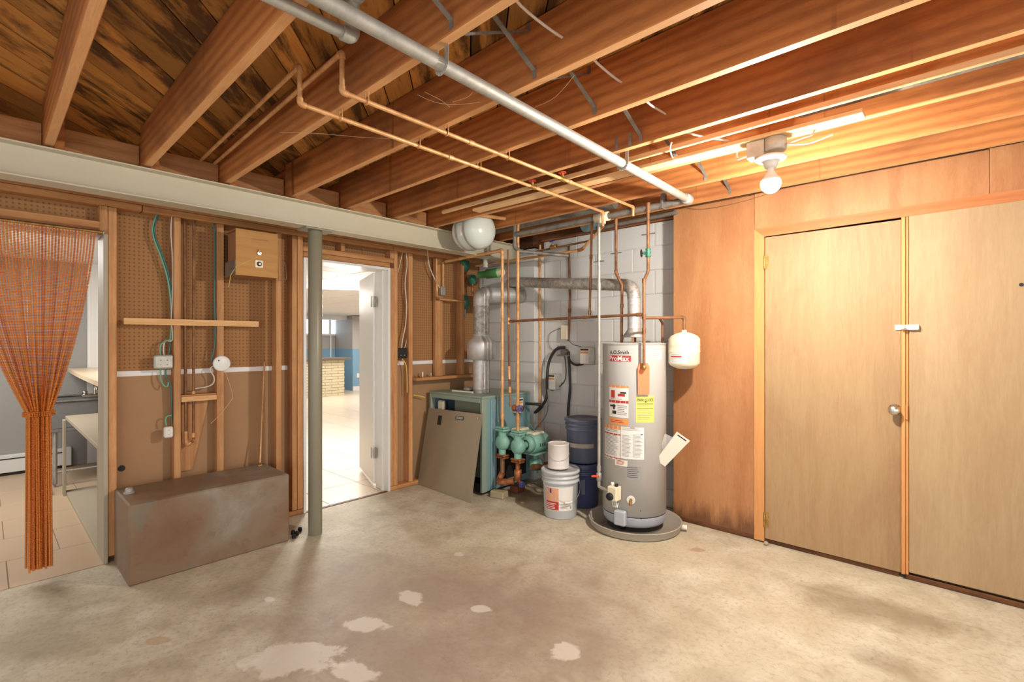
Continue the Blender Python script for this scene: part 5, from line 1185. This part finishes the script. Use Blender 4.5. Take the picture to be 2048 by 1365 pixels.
# fibreboard box
t = thing('fibreboard_box', (-3.75, 1.16, 1.83), 'brown fibreboard box with socket and bulb holder hung on the studs', 'box')
y0, y1, z0, z1, xf = 1.182, 1.462, 1.835, 2.155, -3.70
bx('front', (xf - .008, y0, z0), (xf, y1, z1), M['box_wood'], t, .001)
bx('top', (-3.925, y0, z1 - .008), (xf - .009, y1, z1 - .0005), M['box_edge'], t, .001)
bx('bottom', (-3.925, y0, z0 + .0005), (xf - .009, y1, z0 + .008), M['box_edge'], t, .001)
bx('side', (-3.925, y1 - .008, z0 + .009), (xf - .009, y1, z1 - .009), M['box_wood'], t, .001)
bx('divider', (-3.925, y0 + .02, z0 + .009), (xf - .009, y0 + .028, z1 - .009), M['box_edge'], t, .001)
bx('lower_flap', (-3.90, y0 - .006, z0 - .002), (xf + .001, y0 - .001, z0 + .10), plain('grey_flap', sr(120, 104, 90), .6), t, .001)
p_ = XA(518, 529, xf); bx('socket_plate', (xf + .0003, p_.y - .026, p_.z - .026), (xf + .005, p_.y + .026, p_.z + .026), M['cream'], t, .002)
cylo('socket', (xf + .005, p_.y, p_.z), .017, .004, M['black'], t, (1, 0, 0), 18)
cylo('socket_core', (xf + .009, p_.y + .003, p_.z), .008, .002, M['cream'], t, (1, 0, 0), 12)
p_ = XA(518, 508, xf); m = MB(); m.cyl((xf, p_.y, p_.z), .014, .012, (1, 0, 0), 12); m.tube([V((xf + .01, p_.y, p_.z)), V((xf + .022, p_.y, p_.z + .025))], .005, 8); m.tube([V((xf + .01, p_.y + .005, p_.z)), V((xf + .012, p_.y + .012, p_.z - .012))], .004, 8); m.build('bulb_holder', M['chrome'], t)
a = XA(503, 478, xf); b = XA(537, 483, xf); m = MB(); m.bar(V((xf + .0005, a.y, a.z)), V((xf + .0005, b.y, b.z)), .0012, .006, up=(0, 0, 1)); m.build('slot', M['box_edge'], t)
m = MB(); m.tube([XA(514, 515, xf + .003), XA(473, 533, xf + .003), XA(462, 550, -3.72), XA(457, 575, -3.74)], .002, 6); m.build('cord', M['yellow_cable'], t)
m = MB(); m.tube([XA(565, 520, -3.85), XA(571, 531, -3.85), XA(573, 560, -3.85), XA(560, 562, -3.85)], .0025, 6); m.build('wire_bracket', M['galv_dark'], t)
# right of the doorway
xc('white_cable', 'white cable hanging between the studs right of the doorway', [(819, 489), (813, 505), (814, 530), (810, 570), (813, 610), (811, 650), (805, 680), (803, 697)], -3.95, .006, M['white_cable'])
xc('white_cable', 'thinner white cable behind it right of the doorway', [(815, 500), (815, 560), (812, 600), (815, 640), (813, 680), (809, 697)], -3.975, .005, M['white_cable'])
xc('white_cable', 'stray white cable leaning against the doorway stud', [(808, 492), (803, 515), (796, 545)], -3.96, .004, M['white_cable'])
t, a, b = wbox(795, 697, 815, 718, -3.98, .05, 'black outlet box between the studs right of the doorway', M['black'], 'outlet_box', 'outlet')
for u_ in (.35, .7): cylo('screw', (-3.9298, a.y + (b.y - a.y) * u_, a.z + (b.z - a.z) * .3), .005, .002, M['chrome'], t, (1, 0, 0), 8)
xc('yellow_cable', 'yellow cable hanging below the black outlet box', [(804, 719), (812, 731), (814, 760), (814, 786)], -3.925, .005, M['yellow_cable'])
xc('yellow_cable', 'yellow cable stub poking out beside the boiler', [(826, 791), (838, 793), (850, 796)], -3.95, .006, M['yellow_cable'])
xc('white_cable', 'white cable curving to the small steel box above the boiler', [(855, 495), (858, 530), (870, 560), (880, 578), (884, 588)], -3.93, .006, M['white_cable'])
a = XA(873, 600, -3.90); pipe('copper_pipe', 'slim copper pipe rising on the stud left of the flue', [V((-3.91, XA(873, 560, -3.91).y, 2.2)), V((-3.91, XA(874, 560, -3.91).y, 1.80)), V((-3.87, 3.42, 1.79))], .010, M['copper'], M['copper_dark'], .02)
p_ = XA(889, 560, -3.93); pipe('copper_pipe', 'fat copper pipe stub on the flat stud left of the flue', [V((-3.93, XA(886, 540, -3.93).y, 2.18)), V((-3.93, XA(886, 540, -3.93).y, 1.88))], .016, M['copper'], None)
p_ = XA(885, 583, -3.92); t = thing('steel_box', p_, 'small shiny steel box on the flat stud above the boiler', 'junction box')
bx('box', (-3.94, p_.y - .03, p_.z - .045), (-3.90, p_.y + .025, p_.z + .045), M['galv'], t, .004)
# wood scraps on the ledge
for i, (px_, dz) in enumerate(((838, .03), (845, .05), (862, .035))):
    p_ = XA(px_, 760, -3.94); m = MB(); m.cyl((-3.94, p_.y, 1.0285), .008, dz, seg=8); tag(m.build('jar_cap', [M['brass'], M['white_plastic'], M['ebox']][i]), ['brass stub standing on the ledge above the boiler', 'white stub standing on the ledge above the boiler', 'grey stub nearest the flue on the ledge'][i], 'cap')

# =================================================================== BEAD CURTAIN
rod = thing('curtain_rod', (-3.9, 0, 2.05), 'thin metal rod across the opening carrying the bead curtain', 'rod')
m = MB(); m.tube([(-3.90, -.9, 2.045), (-3.90, .50, 2.045)], .008, 12); m.build('rod_tube', M['brass'], rod)
m = MB(); m.cyl((-3.90, .50, 2.045), .014, .006, (0, 1, 0), 12); m.build('bracket', M['galv'], rod)
cu_ = thing('bead_curtain', (-3.9, .2, 2.04), 'amber bead curtain gathered and tied to the side of the opening', 'curtain')
NS = 40; rr = random.Random(3)
def strand(i):
    f = i / (NS - 1); yt = -.10 + .56 * f
    row = i % 4; gx_ = -3.90 + (row - 1.5) * .020 + rr.uniform(-.004, .004); yg = .168 + .096 * f + rr.uniform(-.004, .004); yb = .166 + .104 * ((f * 1.0)) + rr.uniform(-.005, .005)
    pts_ = []; z = 2.035; zg = .965; zb_ = .075 + rr.uniform(0, .02)
    side = (f - .5) * 2
    while z > zb_:
        if z > zg:
            t = (2.035 - z) / (2.035 - zg)
            w = (t ** 1.45) * (1 - .06 * math.sin(math.pi * t)); y = yt + (yg - yt) * w; x = -3.90 + (gx_ + 3.90) * t ** 2
        else:
            t = (zg - z) / (zg - zb_); y = yg + (yb - yg) * t + 0; x = gx_
            bulge = math.exp(-((zg - z) / .03) ** 2) * .0
        pts_.append((x, y, z)); z -= .0088
    vs = []; fs = []; seg = 5; rb = .0060; n = len(pts_)
    cs = [(math.cos(2 * math.pi * k / seg), math.sin(2 * math.pi * k / seg)) for k in range(seg)]
    idx = 0
    for (x, y, z) in pts_:
        for (r_, dz) in ((.0012, .0040), (rb, .0016), (rb, -.0016)):
            for c_, s_ in cs: vs.append((x + r_ * c_, y + r_ * s_, z + dz))
    rings = n * 3
    fs = [(a * seg + k, (a + 1) * seg + k, (a + 1) * seg + (k + 1) % seg, a * seg + (k + 1) % seg) for a in range(rings - 1) for k in range(seg)]
    m = MB(); m.v = vs; m.f = fs; m.sm = [True] * len(fs); return m.build('bead_strand', M['bead'], cu_)
for i in range(NS): strand(i)
m = MB()
for dz in (-.008, .002, .012):
    ring = [V((-3.90 + .047 * math.cos(2 * math.pi * k / 40), .217 + .066 * math.sin(2 * math.pi * k / 40), .965 + dz)) for k in range(41)]
    for p_ in ring: m.sphere(p_, .0052, 6)
m.build('bead_tie', M['bead'], cu_)

# =================================================================== CEILING LAMP
LX, LY = -.715, 2.565
m = MB(); m.poly([(-2.72, 2.475, 2.342), (-.35, 2.525, 2.342), (-.35, 2.612, 2.342), (-2.72, 2.545, 2.342)], (0, 0, 1), .0175); tag(m.build('furring_strip', M['pale_x']), 'pale wooden strip under the joists carrying the lamp', 'board')
m = MB(); m.box((-3.0, 2.41, 2.36), (2.2, 2.43, 2.385), .002); tag(m.build('thin_lath', M['pale_x']), 'thin pale lath running along the joist left of the lamp', 'board')
lm = thing('ceiling_lamp', (LX, LY, 2.34), 'bare glowing bulb in a white porcelain holder under the joists', 'lamp')
bx('rectangular_box', (LX - .10, LY - .035, 2.262), (LX - .02, LY + .03, 2.341), M['ebox'], lm, .003)
m = MB(); m.cyl((LX + .02, LY, 2.28), .05, .06, seg=8); m.build('octagon_box', M['ebox'], lm)
m = MB(); m.lathe([(0, 2.262), (.05, 2.262), (.066, 2.255), (.068, 2.246), (.060, 2.240), (.034, 2.236), (.030, 2.215), (.024, 2.204), (0, 2.204)], (LX, LY, 0), seg=36); m.build('porcelain_holder', M['porcelain'], lm)
m = MB(); m.lathe([(.014, 2.204), (.015, 2.190), (.030, 2.168), (.042, 2.148), (.0435, 2.140), (0, 2.1395)], (LX, LY, 0), seg=28); m.build('bulb_neck', M['porcelain'], lm)
m = MB(); m.lathe([(.0437, 2.1385), (.0445, 2.125), (.036, 2.103), (.018, 2.088), (0, 2.084)], (LX, LY, 0), seg=28); m.build('bulb', M['bulb'], lm)
def zcab(name, lbl, pts, r, mat, n=6): m = MB(); m.tube(curve(pts, n), r, 8); return tag(m.build(name, mat), lbl, 'cable')
zcab('white_cable', 'white cable curling from the strip into the lamp box', [(LX - .17, LY + .05, 2.37), (LX - .165, LY + .03, 2.30), (LX - .13, LY, 2.285), (LX - .10, LY, 2.29)], .004, M['white_cable'])
zcab('white_cable', 'white cable bending from the lamp box up behind the strip', [(LX + .07, LY, 2.30), (LX + .13, LY, 2.31), (LX + .17, LY + .03, 2.33), (LX + .17, LY + .06, 2.40)], .004, M['white_cable'])
zcab('white_cable', 'white cable end sticking out right of the lamp box', [(LX + .07, LY - .01, 2.295), (LX + .15, LY + .03, 2.29), (LX + .24, LY + .06, 2.315)], .004, M['white_cable'])
zcab('white_cable', 'white cable drooping in a U below the strip left of the lamp', [ZA(1343, 285, 2.345), ZA(1340, 300, 2.32), DA(1347, 318, 2.66), DA(1362, 322, 2.66), DA(1382, 316, 2.66), ZA(1395, 310, 2.345)], .004, M['white_cable'])
# cable through the joists, three hanging stretches
zcab('white_cable', 'white cable threaded through the joists towards the lamp', [(-1.09, .95, 2.5), (-1.08, 1.06, 2.52), (-1.085, 1.2, 2.475), (-1.085, 1.42, 2.47), (-1.085, 1.47, 2.50), (-1.085, 1.65, 2.47), (-1.085, 1.83, 2.465), (-1.085, 1.9, 2.50), (-1.085, 2.05, 2.46), (-1.085, 2.24, 2.465), (-1.05, 2.4, 2.42), (-.9, 2.53, 2.375)], .005, M['white_cable'])
# metal cross bridging
for k in range(len(JY) - 1):
    y0 = JY[k] + JW / 2; y1 = JY[k + 1] - JW / 2
    if y0 < -.3: continue
    t = thing('cross_bridging', (-1.2, (y0 + y1) / 2, 2.48), 'crossed galvanised straps in the %s joist bay counted from the plywood wall' % (['nearest', 'second', 'third', 'fourth', 'fifth', 'sixth', 'seventh', 'eighth', 'ninth', 'tenth'][len(JY) - 2 - k]), 'bracing', 'metal cross bridging between the joists')
    for a, b, x in ((V((-1.215, y0 + .002, 2.575)), V((-1.215, y1 - .002, 2.40)), 0), (V((-1.245, y0 + .002, 2.385)), V((-1.245, y1 - .002, 2.56)), 0)):
        m = MB(); m.bar(a, b, .018, .004, up=(0, 0, 1)); m.bar(b, b + V((0, 0, -.03 if b.z < a.z else .03)), .018, .003, up=(0, 1, 0)); m.build('strap', M['galv_dark'], t)
# loose straps hanging near the pipe end
for i, (px_, py_) in enumerate(((1233, 290), (1260, 285))):
    p_ = YA(px_, py_, 2.228); m = MB(); m.box((p_.x - .008, 2.2265, 2.36), (p_.x + .008, 2.228, 2.43), 0); tag(m.build('hanger_strap', M['galv_dark']), ['left', 'right'][i] + ' perforated strap end nailed to the joist near the pipe end', 'strap')
zcab('brown_wire', 'thin brown wire drooping along the top of the plywood wall', [(-1.60, 3.645, 2.385), (-1.45, 3.645, 2.355), (-1.2, 3.645, 2.36), (-.95, 3.645, 2.395)], .002, M['copper_dark'])
# conduit lines near the right wall
pipe('conduit', 'grey conduit running along the joist face right of the lamp', [(-.6, 2.60, 2.43), (2.2, 2.60, 2.43)], .011, M['galv_dark'], None)
pipe('conduit', 'pale conduit running along the top of the plywood wall', [(-1.55, 3.53, 2.385), (2.2, 3.53, 2.385)], .012, M['cream'], None)
m = MB(); m.box((-1.6, 3.57, 2.405), (2.2, 3.61, 2.475), .003); tag(m.build('nailer_board', M['wood_x']), 'brown nailer board along the top of the plywood wall', 'board')

# =================================================================== SMALL RUBBLE
rr = random.Random(11)
def chunk(p, s, lbl, grp, mat=None):
    m = MB(); m.sphere(V((0, 0, 0)), 1, 8, (1, 1, 1))
    m.v = [(v[0] * s[0] * (1 + rr.uniform(-.22, .22)) + p[0], v[1] * s[1] * (1 + rr.uniform(-.22, .22)) + p[1], max(0.0, v[2] * s[2] * (1 + rr.uniform(-.2, .2)) + s[2] * .8)) for v in m.v]; m.sm = [False] * len(m.sm)
    tag(m.build('concrete_chunk', mat or M['stone']), lbl, 'rubble', grp)
for (px_, py_, s) in ((1060, 975, .04), (1080, 985, .05), (1072, 968, .035), (1095, 1003, .03), (1045, 1008, .025)):
    p_ = ZA(px_, py_, 0); chunk(p_, (s, s * .7, s * .4), {1060: 'concrete piece behind the red brick by the boiler', 1080: 'largest concrete piece, halfway between boiler and grey bucket', 1072: 'concrete piece lying farthest back under the pumps', 1095: 'concrete piece touching the left side of the grey bucket', 1045: 'small concrete piece nearest the camera below the boiler corner'}[px_], 'concrete rubble beside the boiler')
p_ = ZA(995, 997, 0); m = MB(); m.obox(p_ + V((0, .02, .03)), (.14, .09, .06), Matrix.Rotation(.2, 3, 'Z'), .008); tag(m.build('brick', M['stone']), 'pale block propping the front corner of the boiler', 'brick')
p_ = ZA(1032, 985, 0); m = MB(); m.obox(p_ + V((0, .02, .03)), (.09, .12, .06), Matrix.Rotation(.1, 3, 'Z'), .006); tag(m.build('brick', plain('red_brick', sr(120, 66, 46), .9)), 'small red brick under the boiler side', 'brick')
for i, (px_, py_) in enumerate(((588, 1078), (594, 1072), (600, 1064), (586, 1070))):
    p_ = ZA(px_, py_, 0); chunk(p_, (.022, .016, .018), 'dark crumb of debris beside the column foot', 'dark debris at the column foot', M['dark_matte'])
p_ = ZA(1532, 1092, 0); chunk(p_, (.016, .014, .016), 'pale pebble at the foot of the plywood door casing', None)
# cobwebs: few dusty threads
def web(lbl, pts):
    m = MB()
    for P in pts: m.tube(curve([V(p) for p in P], 5), .0007, 4)
    tag(m.build('cobweb', M['web']), lbl, 'cobweb', None)
web('dusty cobweb threads strung between the copper pipes and a joist', [[ZA(835, 190, 2.36), ZA(870, 205, 2.34), ZA(910, 210, 2.34), ZA(960, 205, 2.36)], [ZA(850, 185, 2.37), ZA(880, 200, 2.35), ZA(900, 215, 2.33)], [ZA(905, 205, 2.34), ZA(935, 195, 2.36), ZA(945, 185, 2.37)]])
web('dusty cobweb thread sagging just right of the long galvanised pipe', [[ZA(1070, 215, 2.36), ZA(1110, 195, 2.34), ZA(1150, 150, 2.36)]])
web('long dusty cobweb thread hanging below the twin copper pipes', [[ZA(560, 265, 2.36), ZA(640, 268, 2.35), ZA(720, 275, 2.35), ZA(790, 278, 2.36)]])
